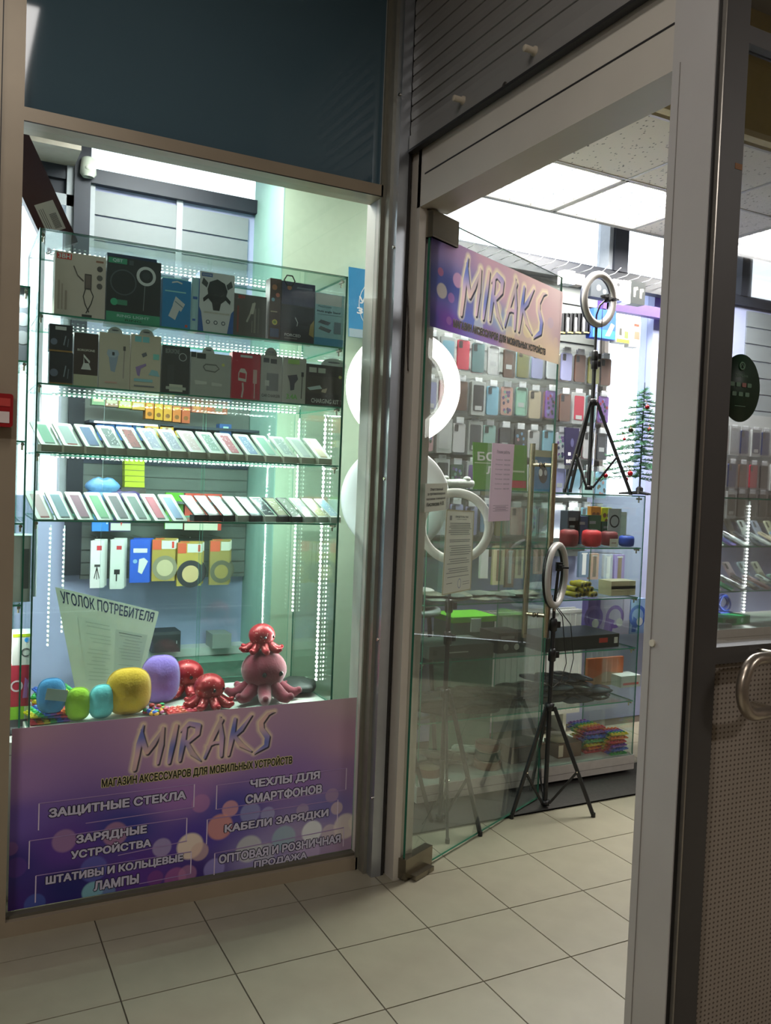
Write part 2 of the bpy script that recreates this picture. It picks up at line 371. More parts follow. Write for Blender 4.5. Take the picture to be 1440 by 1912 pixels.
box_struct('trim_4', (.955, .968, WY+.0, WY+.012, 0, 3.45, M('7d7a6c', .5, .3)), (-.272, .962, WY+.02, WY+.05, .046, .058, M('5a5548', .6)))
# roller shutter guide rail in the corner
g = MB().box(.982, 1.022, .062, .16, 0, 3.45, SILVER).box(.968, .984, .10, .16, 0, 3.45, M('8f8c80', .4, .5)).box(1.022, 1.034, .064, .17, 0, 3.45, DARK)
gr = tag(g.build('shutter_guide_rail'), 'silver metal roller shutter guide rail in the shopfront corner', 'rail')
for z in (.3, .9, 1.5, 2.35, 2.9): MB().bar((.982, .075, z), (.976, .075, z), .006, CHROME, 10).build('rivet', gr)
# doorway frame in the plane x = 1.046
JB = M('bdb6aa', .42, .1, .04, 6)
d = MB().box(1.036, 1.13, .13, .16, 0, 3.45, M('9a8d78', .5)).box(1.046, 1.135, .027, .098, 0, 2.70, JB).box(1.046, 1.075, .008, .027, 0, 2.70, JB).box(1.052, 1.12, .098, .135, 0, 2.75, M('8d8272', .6))
struct(d, 'door_1')
bm_ = MB().box(1.046, 1.175, -1.2, .03, 2.49, 2.72, JB)
struct(bm_, 'door_2')
MB().box(1.0445, 1.0462, -1.2, -.02, 2.598, 2.603, DARK).build('trim_strip', bpy.data.objects['door_2'])
PO = M('b0aca8', .5, .1, .04, 6); pm = MB().box(1.046, 1.16, -1.298, -1.2, 0, 3.56, PO).box(1.046, 1.05, -1.328, -1.298, 0, 3.56, PO).box(1.05, 1.0605, -1.329, -1.298, 0, 3.56, DARK)
struct(pm, 'door_3')
MB().box(1.0445, 1.0462, -1.2255, -1.2235, 0, 2.5, M('85807a')).build('trim_strip', bpy.data.objects['door_3'])
MB().bar((1.046, -1.232, 1.13), (1.041, -1.232, 1.13), .0085, M('c9c2b0'), 14).build('cover_cap', bpy.data.objects['door_3'])
struct(MB().box(1.175, 1.22, -1.34, .16, 2.72, 3.46, M('6f6a62')), 'wall_over_door')
# roller shutter
def shutter():
    t = thing('roller_shutter', 'grey slatted roller shutter half lowered above the open shop doorway', 'shutter', (0, 0, 0))
    SL = M('8d8a86', .42, .35, .05, 9); p = None
    prof = [(0, 0), (-.004, .002), (-.006, .026), (-.004, .050), (0, .052), (.006, .052), (.006, 0)]
    vs = [(x, y, z) for y in (-1.34, .058) for x, z in prof]; n = len(prof)
    for k in range(11):
        if p is None: p = o = MB().add(vs, [tuple(range(n)), tuple(reversed(range(n, 2*n)))]+[(i, n+i, n+(i+1) % n, (i+1) % n) for i in range(n)], SL).build('slat', t)
        else: o = p.copy(); C.objects.link(o)
        o.location = (1.028, 0, 2.755+k*.054)
    MB().box(1.018, 1.036, -1.34, .058, 2.70, 2.753, SL).box(1.014, 1.04, -1.34, .058, 2.692, 2.702, DARK).build('bottom_bar', t)
    for px, py in ((1000, 96), (866, 188)):
        dd = fwd+rgt*((px-720)/FOC)-upv*((py-956)/FOC); q = CAM+dd*((1.02-CAM.x)/dd.x)
        MB().lathe((q.x, q.y, q.z), [(.014, 0), (.014, -.006), (.009, -.01), (.010, -.038), (.0085, -.04)], M('b0a592', .5), 18, 'x').build('stop_knob', t)
    dd = fwd+rgt*((943-720)/FOC)-upv*((160-956)/FOC); q = tuple(CAM+dd*((1.018-CAM.x)/dd.x)); MB().lathe(q, [(.011, 0), (.011, -.003), (.006, -.004)], M('4b4640', .4, .6), 16, 'x').build('lock', t)
shutter()
def loose_wire():
    m = MB()
    for ph, x in ((0, 1.040), (1.4, 1.040)):
        pts = []
        for k in range(26):
            z = 2.70-k*.032; pts.append((x, .082+.008*math.sin(k*.55+ph)-(.0045*(k-14) if k > 14 else 0)*1.0, z))
        m.tube(pts, .0016, M('2b1d14', .5), 6)
    tag(m.build('loose_wires'), 'two thin brown wires hanging loose down the doorway corner', 'wire')
loose_wire()
# fire alarm call point
t = thing('alarm_box', 'small red alarm box with clear window on the left frame', 'alarm', (-.315, .12, 1.66))
MB().prism(rrect(-.06, .028, -.05, .05, .008), -.03, .012, M('8f1216', .35)).build('housing', t)
MB().box(-.045, .018, -.032, -.03, -.038, -.004, M('d9c9c4', .3)).build('display_panel', t)
MB().box(-.045, .02, -.032, -.03, .012, .036, M('b8423d', .3)).build('label_strip', t)
# clear grey mall door at right, y = -1.34
def mall_door():
    t = thing('mall_door', 'brown-grey metal framed door with glass above and perforated panel below', 'door', (0, -1.336, 0))
    F = M('4c4845', .5, .3, .05, 8)
    MB().box(1.0645, 1.142, 0, .034, 0, 3.2, F).box(1.142, 1.15, .012, .03, 0, 3.2, DARK).build('stile', t)
    MB().box(1.0607, 1.0642, -.003, .034, 0, 3.2, M('a29c92', .3, .8)).build('edge_strip', t)
    MB().box(2.05, 2.13, 0, .034, 0, 3.2, F).build('stile', t)
    for z0, z1 in ((0, .1), (1.094, 1.134), (2.522, 2.562), (3.15, 3.2)): MB().box(1.142, 2.05, 0, .034, z0, z1, F).build('rail', t)
    pm = bpy.data.materials.new('perforated_board'); pm.use_nodes = True; nt = pm.node_tree; b = nt.nodes['Principled BSDF']; b.inputs['Roughness'].default_value = .6
    tc = nt.nodes.new('ShaderNodeTexCoord'); sc_ = nt.nodes.new('ShaderNodeVectorMath'); sc_.operation = 'MULTIPLY'; sc_.inputs[1].default_value = (72, 0, 84)
    fr_ = nt.nodes.new('ShaderNodeVectorMath'); fr_.operation = 'FRACTION'; sb = nt.nodes.new('ShaderNodeVectorMath'); sb.operation = 'SUBTRACT'; sb.inputs[1].default_value = (.5, 0, .5)
    ln = nt.nodes.new('ShaderNodeVectorMath'); ln.operation = 'LENGTH'; gt = nt.nodes.new('ShaderNodeMapRange'); gt.inputs[1].default_value = .18; gt.inputs[2].default_value = .28
    mx = nt.nodes.new('ShaderNodeMix'); mx.data_type = 'RGBA'; mx.inputs[6].default_value = (*hx('54463b'), 1); mx.inputs[7].default_value = (*hx('94887b'), 1)
    for a, b_ in ((tc.outputs['Object'], sc_.inputs[0]), (sc_.outputs[0], fr_.inputs[0]), (fr_.outputs[0], sb.inputs[0]), (sb.outputs[0], ln.inputs[0]), (ln.outputs['Value'], gt.inputs[0]), (gt.outputs[0], mx.inputs[0]), (mx.outputs[2], b.inputs['Base Color'])): nt.links.new(a, b_)
    MB().box(1.142, 2.05, .015, .035, .1, 1.094, pm).build('perforated_panel', t)
    MB().box(1.142, 2.05, .022, .028, 1.134, 2.522, GLC).box(1.142, 2.05, .022, .028, 2.562, 3.15, GLC).build('glass_pane', t)
    # bent steel pull handle
    pts = []
    for k in range(17):
        a = math.pi*k/16-math.pi/2; pts.append((1.232-.062*math.cos(a), -.045-.01*math.cos(a), 1.045+.066*math.sin(a)))
    pts = [(1.29, -.045, .979)]+pts+[(1.29, -.045, 1.111)]
    MB().tube(pts, .0145, M('a89c8e', .3, .85, .02), 16).bar((1.29, -.045, .979), (1.29, .01, .979), .0145, CHROME, 12).bar((1.29, -.045, 1.111), (1.29, .01, 1.111), .0145, CHROME, 12).build('handle', t)
    s = thing('window_sticker', 'dark green oval sticker with small pale emblems on the mall door glass', 'sticker', (1.2, -1.3155, 1.745))
    MB().lathe((0, 0, 0), [(.001, .0), (1, 0), (1, .001), (.001, .001)], M('12331a', .5), 40, 'y', Matrix.Diagonal((.066, .8, .080, 1))).build('disc', s)
    p = MB(); W_ = M('5a7a60', .5, noise=0)
    p.ring((0, -.0022, .052), .008, .0022, .0004, W_, N=20, n=4); ribbon(p, [(-.006, .048), (0, .058), (.007, .046)], [.003]*3, -.0016, W_, lambda a, b: (a, b))
    put_text(p, 'СБЕРБАНК', -.022, .022, .026, .032, -.0014, W_)
    for i, (a, b) in enumerate(((-.030, .008), (-.010, .008), (.010, .008), (.028, .008), (-.022, -.014), (0, -.014), (.022, -.014))):
        p.prism(rrect(a-.007, a+.007, b-.005, b+.005, .002), -.0016, -.001, M('8b5a50', noise=0) if i in (2,) else W_)
    p.box(-.018, .018, -.0012, -.001, -.043, -.0415, W_); tag(p.build('printed_emblems', s), kind='stuff')
    b = MB().box(1.118, 1.14, -.001, .001, 2.235, 2.248, M('8a5a2a', .6)).build('tape_patch', t)
mall_door()
# door mat, radiator
tag(MB().box(1.15, 3.3, .338, .70, .0005, .006, M('3b3734', .95, 0, .15, 60)).box(1.15, 3.3, .338, .342, .0005, .008, M('2a2725', .9)).build('door_mat'), 'dark grey ribbed mat laid along the foot of the showcases', 'mat')
def radiator():
    t = thing('radiator', 'white panel radiator under the window sill behind the glass showcases', 'radiator', (2.62, 1.34, 0))
    R_ = M('d9dad4', .4, 0, .02)
    m = MB().box(-.40, .40, -.045, -.035, .12, .75, R_).box(-.40, .40, .035, .045, .12, .75, R_)
    for k in range(-9, 10): m.box(k*.042-.003, k*.042+.003, -.051, -.045, .14, .73, R_)
    m.build('panel', t)
    g = MB()
    for k in range(26): g.box(-.39+k*.031, -.38+k*.031, -.035, .035, .742, .752, R_)
    g.box(-.40, .40, -.05, -.035, .74, .756, R_).box(-.4, .4, .035, .05, .74, .756, R_).build('grille', t)
    for s in (-1, 1): MB().box(s*.3-.012, s*.3+.012, -.03, .09, .0, .14, R_).build('foot', t)
radiator()
# motion sensor
t = thing('motion_sensor', 'small white motion sensor on the dark window mullion', 'sensor', tuple(at(1.38, 165, 312)))
MB().lathe((0, 0, 0), [(.024, -.045), (.036, -.03), (.034, .0), (.030, .035), (.02, .042)], M('c4ccc0', .4), 20).build('housing', t)
MB().ell((0, -.028, -.012), .018, .012, .016, M('dfe3da', .2)).build('lens', t)
MB().box(-.012, .012, .0, .05, -.012, .012, M('8a9088')).build('bracket', t)
# mall fittings: the blue panel reflects the first; two unseen ones are added light
for k, (x, y) in enumerate(((-.28, -1.70), (-2.6, -2.9), (3.7, -4.2))):
    t = thing('mall_ceiling_light', ['fluorescent fitting on the corridor ceiling in front of the display window', 'unseen fluorescent fitting added on the corridor ceiling behind and left of the photographer', 'unseen fluorescent fitting added on the corridor ceiling far right'][k], 'light', (x, y, 3.56), math.pi/2 if k == 0 else 0)
    MB().box(-.62, .62, -.17, .17, -.012, 0, WHITE).build('housing', t)
    m = MB()
    for j in range(2): m.bar((-.58, -.07+.14*j, -.0135-.001), (.58, -.07+.14*j, -.0145), .006, M((1, .9, .78), emit=8), 8)
    m.build('tube', t)

# ------------------------------------------------------------------ objects
def bil(q, u, v): a, b, c, d = q; return (a*(1-u)+b*u)*(1-v)+(d*(1-u)+c*u)*v       # corners bl, br, tr, tl
def quadmap(q):
    q = [Vector(p) for p in q]; n = (q[1]-q[0]).cross(q[3]-q[0]).normalized()
    if n.dot(CAM-q[0]) < 0: n = -n
    return lambda x, y, z: bil(q, x+.5, z)+n*(-y)
def warp(mb, q):
    f = quadmap(q); mb.v = [tuple(f(*v)) for v in mb.v]; return mb
def sheet(name, label, cat, q, base, items, thick=.0012, group=None, pname='printed_text'):
    b = MB().box(-.5, .5, 0, thick, 0, 1, base)
    o = warp(b, q).build(name); tag(o, label, cat, group)
    if items: p = MB(); prints(p, 1, 1, items, -.0004, g=1.15); warp(p, q).build(pname, o)
    return o
def textlines(v0, v1, n, col, u0=.1, u1=.9, jit=.0):
    out = []; rr = random.Random(n)
    for k in range(n):
        v = v1-(v1-v0)*k/max(1, n-1); a = u0+rr.random()*jit; b = u1-rr.random()*jit
        if rr.random() < .13: continue
        out.append(('r', a, v-.004, b, v+.004, col))
    return out
# ---- bokeh banners (flat print, painted per vertex)
def attrmat():
    m = bpy.data.materials.new('printed_film'); m.use_nodes = True; nt = m.node_tree; b = nt.nodes['Principled BSDF']
    a = nt.nodes.new('ShaderNodeVertexColor'); a.layer_name = 'print'; nt.links.new(a.outputs[0], b.inputs['Base Color']); b.inputs['Roughness'].default_value = .45
    return m
PRINT = attrmat()
def painted(name, q, nx, nz, fn, off=0., mat=None):
    f = quadmap(q); U, V = np.meshgrid(np.linspace(0, 1, nx), np.linspace(0, 1, nz)); col = fn(U, V)
    vs = [tuple(f(u-.5, -off, v)) for u, v in zip(U.ravel(), V.ravel())]
    fs = [(j*nx+i, j*nx+i+1, (j+1)*nx+i+1, (j+1)*nx+i) for j in range(nz-1) for i in range(nx-1)]
    me = bpy.data.meshes.new(name); me.from_pydata(vs, [], fs); me.materials.append(mat or PRINT)
    ca = me.color_attributes.new('print', 'FLOAT_COLOR', 'POINT'); c4 = np.ones((nx*nz, 4), np.float32); c4[:, :3] = np.clip(col.reshape(-1, 3), 0, 1)
    ca.data.foreach_set('color', c4.ravel()); o = bpy.data.objects.new(name, me); C.objects.link(o); return o
def lin(c): return np.array([v/12.92 if v <= .04045 else ((v+.055)/1.055)**2.4 for v in c])
def bokeh(stops, circles, asp):
    def fn(U, V):
        W = np.zeros(U.shape+(3,)); ws = np.zeros(U.shape)
        for u, v, c in stops:
            k = 1/(((U-u)*1.3)**2+(V-v)**2+.004)**1.6; W += k[..., None]*lin(c); ws += k
        W /= ws[..., None]
        for u, v, r, c, al in circles:
            d = np.hypot((U-u)*asp, V-v); k = np.clip((r-d)/(r*.16), 0, 1)*al; W = W*(1-k[..., None])+lin(c)*k[..., None]
        return W
    return fn
LOGO = [(0, [([(-.02, -.06), (.04, .3), (.08, .6), (.17, 1.08)], [.10, .11, .12, .03]), ([(.13, .95), (.18, .60), (.27, .34), (.42, .55), (.66, .95)], [.05, .12, .10, .11, .03]), ([(.64, .95), (.60, .5), (.53, .02)], [.07, .12, .07])]),
        (.80, [([(0, .0), (.08, .5), (.16, .97)], [.08, .12, .09])]),
        (1.06, [([(0, .02), (.07, .5), (.11, .86)], [.08, .12, .10]), ([(.0, .80), (.22, .98), (.44, .90), (.42, .68), (.14, .42)], [.04, .11, .13, .11, .05]), ([(.15, .50), (.30, .18), (.52, -.06)], [.09, .12, .03])]),
        (1.68, [([(0, .0), (.18, .5), (.40, .98)], [.06, .10, .10]), ([(.36, 1.08), (.42, .5), (.42, .0)], [.04, .12, .08]), ([(.06, .30), (.24, .38), (.44, .36)], [.05, .08, .05])]),
        (2.28, [([(0, 0), (.09, .5), (.15, .97)], [.08, .12, .08]), ([(.58, 1.02), (.32, .66), (.10, .46)], [.04, .11, .08]), ([(.12, .54), (.32, .24), (.60, .02)], [.08, .12, .04])]),
        (2.92, [([(.55, 1.05), (.38, 1.0), (.20, .78), (.22, .60), (.38, .36), (.36, .12), (.04, -.06)], [.02, .08, .12, .12, .13, .11, .03])])]
def qtext(parent, q, s, u0, u1, v0, v1, col, bold=.05, outline=None, y=-.002, name='lettering', shear=0.):
    m = MB()
    if outline:
        put_text(m, s, u0-.5, u1-.5, v0, v1, y+.001, M(outline, .5, noise=0), .12, shear)
    put_text(m, s, u0-.5, u1-.5, v0, v1, y, M(col, .45, noise=0), bold, shear); warp(m, q).build(name, parent)

# ---- window banner
def paint_logo(fn, u0, u1, v0, v1, slant=0.):          # the same brushed name printed into a banner's own colours
    sx = (u1-u0)/3.5; sz = v1-v0
    def f(U, V):
        W = fn(U, V); A = (U-u0)/sx; B = (V-v0-slant*A*sx)/sz
        def dist(dx, dy):
            D = np.full(U.shape, 9.)
            for ax, st in LOGO:
                for pts, ws in st:
                    for i in range(len(pts)-1):
                        x0, y0 = pts[i][0]+ax+dx, pts[i][1]+dy; ex, ey = pts[i+1][0]+ax+dx-x0, pts[i+1][1]+dy-y0
                        t = np.clip(((A-x0)*ex+(B-y0)*ey)/(ex*ex+ey*ey), 0, 1); D = np.minimum(D, np.hypot(A-x0-t*ex, B-y0-t*ey)-(ws[i]*(1-t)+ws[i+1]*t)*.57)
            return D
        D = dist(0, 0); D2 = dist(.03, -.035); aa = .022
        def mix(W, k, c): k = np.clip(k, 0, 1)[..., None]; return W*(1-k)+c*k
        W = mix(W, (.10-D)/.07*.65, lin((.93, .86, .72))); W = mix(W, (.012-D2)/aa, lin((.16, .15, .22)))
        g = .5+.5*np.sin(A*3.1+B*5.2); g2 = .5+.5*np.sin(A*5.3-B*4.1+1)
        F = lin((.42, .47, .74))*(1-g[..., None])+lin((.82, .68, .78))*g[..., None]; F = F*(1-.6*g2[..., None])+lin((.92, .76, .62))*.6*g2[..., None]
        return mix(W, (0-D)/aa+.3, F)
    return f
def window_banner():
    y = WY+.0475; P = lambda px, py: at(y, px, py)
    x0, x1, z0, z1 = -.262, .957, .062, .655
    q = [Vector((x0, y, z0)), Vector((x1, y, z0)), Vector((x1, y, z1)), Vector((x0, y, z1))]
    uv = lambda px, py: ((P(px, py).x-x0)/(x1-x0), (P(px, py).z-z0)/(z1-z0))
    cr_ = lambda cx, cy: uv(cx/2, 1320+cy/2)
    st = [(0, 1, (.70, .56, .64)), (.5, 1, (.76, .62, .68)), (1, 1, (.72, .62, .64)), (0, .72, (.62, .48, .68)), (.5, .74, (.78, .62, .70)), (1, .72, (.70, .56, .64)),
          (0, .48, (.44, .34, .66)), (.45, .5, (.62, .44, .68)), (.8, .5, (.55, .42, .66)), (1, .5, (.60, .48, .64)), (0, .25, (.20, .17, .48)), (.3, .36, (.16, .22, .55)), (.6, .38, (.26, .26, .60)), (.9, .3, (.45, .42, .66)),
          (0, 0, (.26, .14, .46)), (.15, .08, (.12, .14, .42)), (.35, .12, (.36, .20, .55)), (.5, .02, (.24, .16, .45)), (.7, .05, (.60, .56, .74)), (1, .05, (.66, .56, .66)), (.5, .25, (.30, .22, .60)), (.15, .3, (.38, .22, .58)), (.85, .14, (.66, .6, .72))]
    rawc = [(430, 475, .075, (.80, .58, .62), .5), (240, 500, .07, (.74, .58, .66), .5), (605, 525, .06, (.74, .68, .80), .6), (710, 520, .085, (.96, .88, .78), .85), (745, 540, .06, (.86, .72, .66), .6), (860, 380, .055, (.86, .62, .62), .75),
            (935, 395, .07, (.66, .68, .82), .5), (822, 448, .085, (.90, .62, .52), .7), (1130, 385, .045, (.74, .66, .72), .5), (1258, 378, .045, (.86, .76, .72), .6), (1060, 490, .085, (.62, .80, .78), .5), (1165, 465, .075, (.92, .94, .92), .8), (1290, 445, .09, (.92, .88, .82), .7), (1330, 430, .06, (.9, .88, .8), .6),
            (930, 530, .09, (.84, .86, .80), .6), (990, 545, .07, (.78, .80, .78), .5), (350, 605, .08, (.42, .46, .78), .5), (345, 690, .062, (.58, .82, .84), .7), (400, 690, .05, (.5, .66, .80), .5), (130, 735, .06, (.30, .40, .70), .6), (655, 640, .07, (.70, .40, .60), .6), (700, 625, .06, (.78, .55, .66), .5), (800, 605, .07, (.66, .62, .86), .6), (580, 640, .05, (.60, .30, .52), .4),
            (1150, 545, .09, (.78, .70, .84), .5), (1060, 590, .07, (.80, .76, .84), .5), (750, 360, .06, (.76, .52, .68), .5), (40, 530, .04, (.6, .4, .6), .5), (1240, 330, .05, (.72, .60, .66), .5), (60, 600, .06, (.4, .24, .56), .5), (490, 590, .05, (.36, .26, .6), .6), (1000, 400, .05, (.7, .72, .84), .5), (1230, 470, .06, (.88, .82, .78), .5)]
    cs = [(*cr_(a, b), r, c, al) for a, b, r, c, al in rawc]
    o = painted('window_banner', q, 720, 350, paint_logo(bokeh(st, cs, (x1-x0)/(z1-z0)), uv(252, 1430)[0], uv(512, 1400)[0], uv(252, 1432)[1], uv(300, 1356)[1], .03))
    tag(o, 'lilac and blue printed shop banner along the bottom of the display window', 'banner')
    MB().box(x0, x1, y+.0004, y+.0009, z0, z1, M('c8c4c8')).build('backing_film', o)
    L = [('МАГАЗИН АКСЕССУАРОВ ДЛЯ МОБИЛЬНЫХ УСТРОЙСТВ', (190, 1472), (545, 1428), 22, '141214', 'd0c48e'),
         ('ЗАЩИТНЫЕ СТЕКЛА', (92, 1529), (346, 1494), 19, 'c3bed0', '1d1a33'), ('ЧЕХЛЫ ДЛЯ', (468, 1474), (596, 1455), 19, 'c3bed0', '1d1a33'), ('СМАРТФОНОВ', (459, 1500), (600, 1481), 19, 'c3bed0', '1d1a33'),
         ('ЗАРЯДНЫЕ', (143, 1577), (273, 1557), 18, 'c3bed0', '1d1a33'), ('УСТРОЙСТВА', (133, 1602), (281, 1581), 18, 'c3bed0', '1d1a33'), ('КАБЕЛИ ЗАРЯДКИ', (420, 1556), (612, 1526), 18, 'c3bed0', '1d1a33'),
         ('ШТАТИВЫ И КОЛЬЦЕВЫЕ', (86, 1652), (341, 1611), 17, 'c3bed0', '1d1a33'), ('ЛАМПЫ', (176, 1662), (258, 1648), 17, 'c3bed0', '1d1a33'), ('ОПТОВАЯ И РОЗНИЧНАЯ', (409, 1612), (635, 1572), 17, 'c3bed0', '1d1a33'), ('ПРОДАЖА', (475, 1621), (572, 1605), 16, 'c3bed0', '1d1a33')]
    for s, a, b, h, col, ol in L:
        ua, va = uv(*a); ub, vb = uv(*b); va = (va+vb)/2; hh = h/ (P(0, 1600).z-P(0, 1601).z)**-1 / (z1-z0)
        qtext(o, q, s, ua, ub, va, va+hh, col, .03 if 'МАГ' in s else .05, ol)
    br = MB(); BM = M('d8c8dc', .5, noise=0)
    for a, b in (((73, 1500), (73, 1550)), ((363, 1464), (363, 1507)), ((55, 1570), (55, 1622)), ((349, 1527), (349, 1570)), ((67, 1635), (67, 1685)), ((357, 1590), (357, 1631)), ((405, 1466), (405, 1511)), ((647, 1434), (647, 1474)), ((387, 1530), (387, 1576)), ((631, 1493), (631, 1534)), ((401, 1593), (401, 1637)), ((642, 1545), (642, 1580))):
        (ua, va), (ub, vb) = uv(*a), uv(*b); br.add([(ua-.5-.0015, -.0012, vb), (ua-.5+.0015, -.0012, vb), (ua-.5+.0015, -.0012, va), (ua-.5-.0015, -.0012, va)], [(0, 1, 2, 3)], BM)
    for a, b in (((73, 1500), (363, 1464)), ((55, 1570), (349, 1527)), ((67, 1635), (357, 1590)), ((405, 1466), (647, 1434)), ((387, 1530), (631, 1493)), ((401, 1593), (642, 1545)), ((160, 1537), (363, 1507)), ((220, 1597), (349, 1570)), ((260, 1650), (357, 1631)), ((405, 1511), (647, 1474))):
        (ua, va), (ub, vb) = uv(*a), uv(*b); br.add([(ua-.5, -.0012, va-.0025), (ub-.5, -.0012, vb-.0025), (ub-.5, -.0012, vb+.0025), (ua-.5, -.0012, va+.0025)], [(0, 1, 2, 3)], M('a488b8', .5, noise=0))
    tag(warp(br, q).build('printed_brackets', o), kind='stuff')
window_banner()

# ---- glass door, standing open into the shop
DA = math.radians(25.4); DH = Vector((1.085, -.002, 0)); DD = Vector((math.cos(DA), math.sin(DA), 0)); DN = Vector((math.sin(DA), -math.cos(DA), 0))
def dl(px, py, off=0.):
    d = fwd+rgt*((px-720)/FOC)-upv*((py-956)/FOC); o = DH+DN*off; k = (o-CAM).dot(DN)/d.dot(DN); return CAM+d*k
def glass_door():
    t = thing('glass_door', 'frameless glass shop door standing open inwards with long bar handles', 'door', tuple(DH), DA)
    MB().pane(0, 1.09, -.005, .005, .012, 2.47, GLD, M('235f4a', .2, 0, .1, 40), 1).build('glass_pane', t)
    ch = M('8f8878', .22, .9, .04)
    MB().box(-.005, .17, -.017, .017, 2.385, 2.482, ch).box(-.004, .168, -.0185, .0185, 2.385, 2.391, CHROME).build('top_hinge_patch', t)
    MB().box(-.012, .165, -.018, .018, .008, .085, ch).box(.02, .14, -.045, .03, .002, .02, ch).build('floor_hinge_patch', t)
    for sgn, pxs, nm in ((1, 1034, 'front'), (-1, 992, 'back')):
        off = .052*sgn; a = dl(pxs+2, 828, off); b = dl(pxs-14 if sgn > 0 else pxs-12, 1190, off)
        s = ((a+b)/2-DH-DN*off).dot(DD)
        MB().bar((s, -off, a.z), (s, -off, b.z), .0135, STEEL, 20).build('bar_handle', t)
        for py in (868, 1146):
            z = dl(1010, py).z; MB().bar((s, -off, z), (s, 0, z), .009, STEEL, 14).ring((s, -.007*sgn, z), .010, .003, .003, BLACKM, (0, 1, 0), 16, 6).build('standoff', t)
glass_door()
def door_things():
    o_ = .0062
    q = [dl(803, 604, o_), dl(1043, 684, o_), dl(1052, 549, o_), dl(806, 429, o_)]
    zl, zh = (q[0].z+q[1].z)/2, (q[2].z+q[3].z)/2
    for k in (0, 1): q[k].z = zl
    for k in (2, 3): q[k].z = zh
    st = [(0, 1, (.42, .38, .62)), (.15, 1, (.62, .48, .62)), (.4, 1, (.78, .60, .66)), (.7, 1, (.82, .66, .66)), (1, 1, (.78, .66, .66)), (0, .5, (.20, .26, .55)), (.12, .5, (.22, .26, .52)), (.3, .55, (.45, .45, .66)), (0, .1, (.22, .20, .50)), (.12, .12, (.42, .22, .56)), (.25, .2, (.35, .40, .66)), (.4, .1, (.50, .38, .60)),
          (.5, .3, (.55, .60, .72)), (.6, .1, (.80, .66, .60)), (.8, .3, (.82, .70, .62)), (1, .4, (.72, .60, .62)), (1, 0, (.84, .74, .64)), (.75, .6, (.80, .64, .66)), (.9, .1, (.84, .72, .62)), (.5, .7, (.80, .62, .68))]
    r = random.Random(3); cs = [(.07, .42, .09, (.72, .66, .60), .7), (.13, .38, .06, (.62, .40, .62), .6), (.17, .60, .09, (.76, .55, .66), .7), (.06, .62, .05, (.66, .34, .40), .6), (.32, .18, .09, (.66, .66, .72), .8), (.23, .62, .08, (.80, .62, .58), .6), (.9, .52, .08, (.70, .62, .70), .5), (.96, .3, .06, (.80, .68, .6), .5), (.7, .32, .11, (.86, .76, .60), .7), (.56, .2, .1, (.84, .74, .6), .6), (.45, .45, .1, (.86, .76, .62), .5), (.12, .12, .05, (.6, .4, .6), .5), (.82, .12, .08, (.86, .78, .64), .6)]
    uvd = lambda px, py: ((dl(px, py, o_)-q[0]).dot(DD)/(q[1]-q[0]).length, (dl(px, py, o_).z-zl)/(zh-zl))
    b = painted('door_banner', q, 560, 230, paint_logo(bokeh(st, cs, 2.6), uvd(864, 560)[0], uvd(1018, 600)[0], .28, .86), mat=thin(None, 'translucent_print', .6)); tag(b, 'bokeh printed shop name banner stuck across the open glass door', 'banner')
    a, c = uvd(847, 605), uvd(1018, 655); qtext(b, q, 'МАГАЗИН АКСЕССУАРОВ ДЛЯ МОБИЛЬНЫХ УСТРОЙСТВ', a[0], c[0], .055, .17, '1b1512', .05, 'c8a878')
    PAP = thin(hx('dccbd6'), 'thin_paper', .4); PAPW = thin(hx('dadcd2'), 'thin_paper', .3); INK = '5f5a66'
    def dq(a, b, c, d, o=o_): return [dl(*p, o) for p in (a, b, c, d)]
    sheet('hours_notice', 'tall pinkish paper with opening hours taped to the glass door', 'paper', dq((912, 974), (952, 972), (961, 830), (920, 827)), PAP,
          [('t', 'Режим работы', .22, .86, .80, .915, '454050'), ('r', .05, .002, .055, .998, 'a8a0ac')]+[x for k, (d_, h_) in enumerate((('Понедельник', '10:00-20:00'), ('Вторник', '10:00-20:00'), ('Среда', '10:00-20:00'), ('Четверг', '10:00-20:00'), ('Пятница', '10:00-20:00'), ('Суббота', '10:00-20:00'), ('Воскресенье', '10:00-19:00'))) for x in (('t', d_, .18, .78-.062*k, .5, .80-.062*k, INK), ('t', h_, .56, .78-.062*k, .84, .80-.062*k, INK))]
          +[('r', .15, .20, .86, .204, INK), ('r', .15, .165, .86, .169, INK), ('r', .15, .13, .86, .134, INK), ('r', .25, .182, .75, .187, INK), ('r', .25, .146, .75, .151, INK)])
    sheet('responsible_notice', 'small white printed notice near the hinge edge of the glass door', 'paper', dq((793, 957), (832, 952), (836, 902), (795, 903)), PAPW,
          [('t', 'Ответственный', .22, .74, .80, .84, '222222', .02), ('t', 'за противопожарное', .10, .56, .92, .66, '222222', .02), ('t', 'состояние помещений', .06, .40, .94, .50, '222222', .02), ('t', 'Кислякова Н.В.', .08, .20, .90, .33, '222222', .03)])
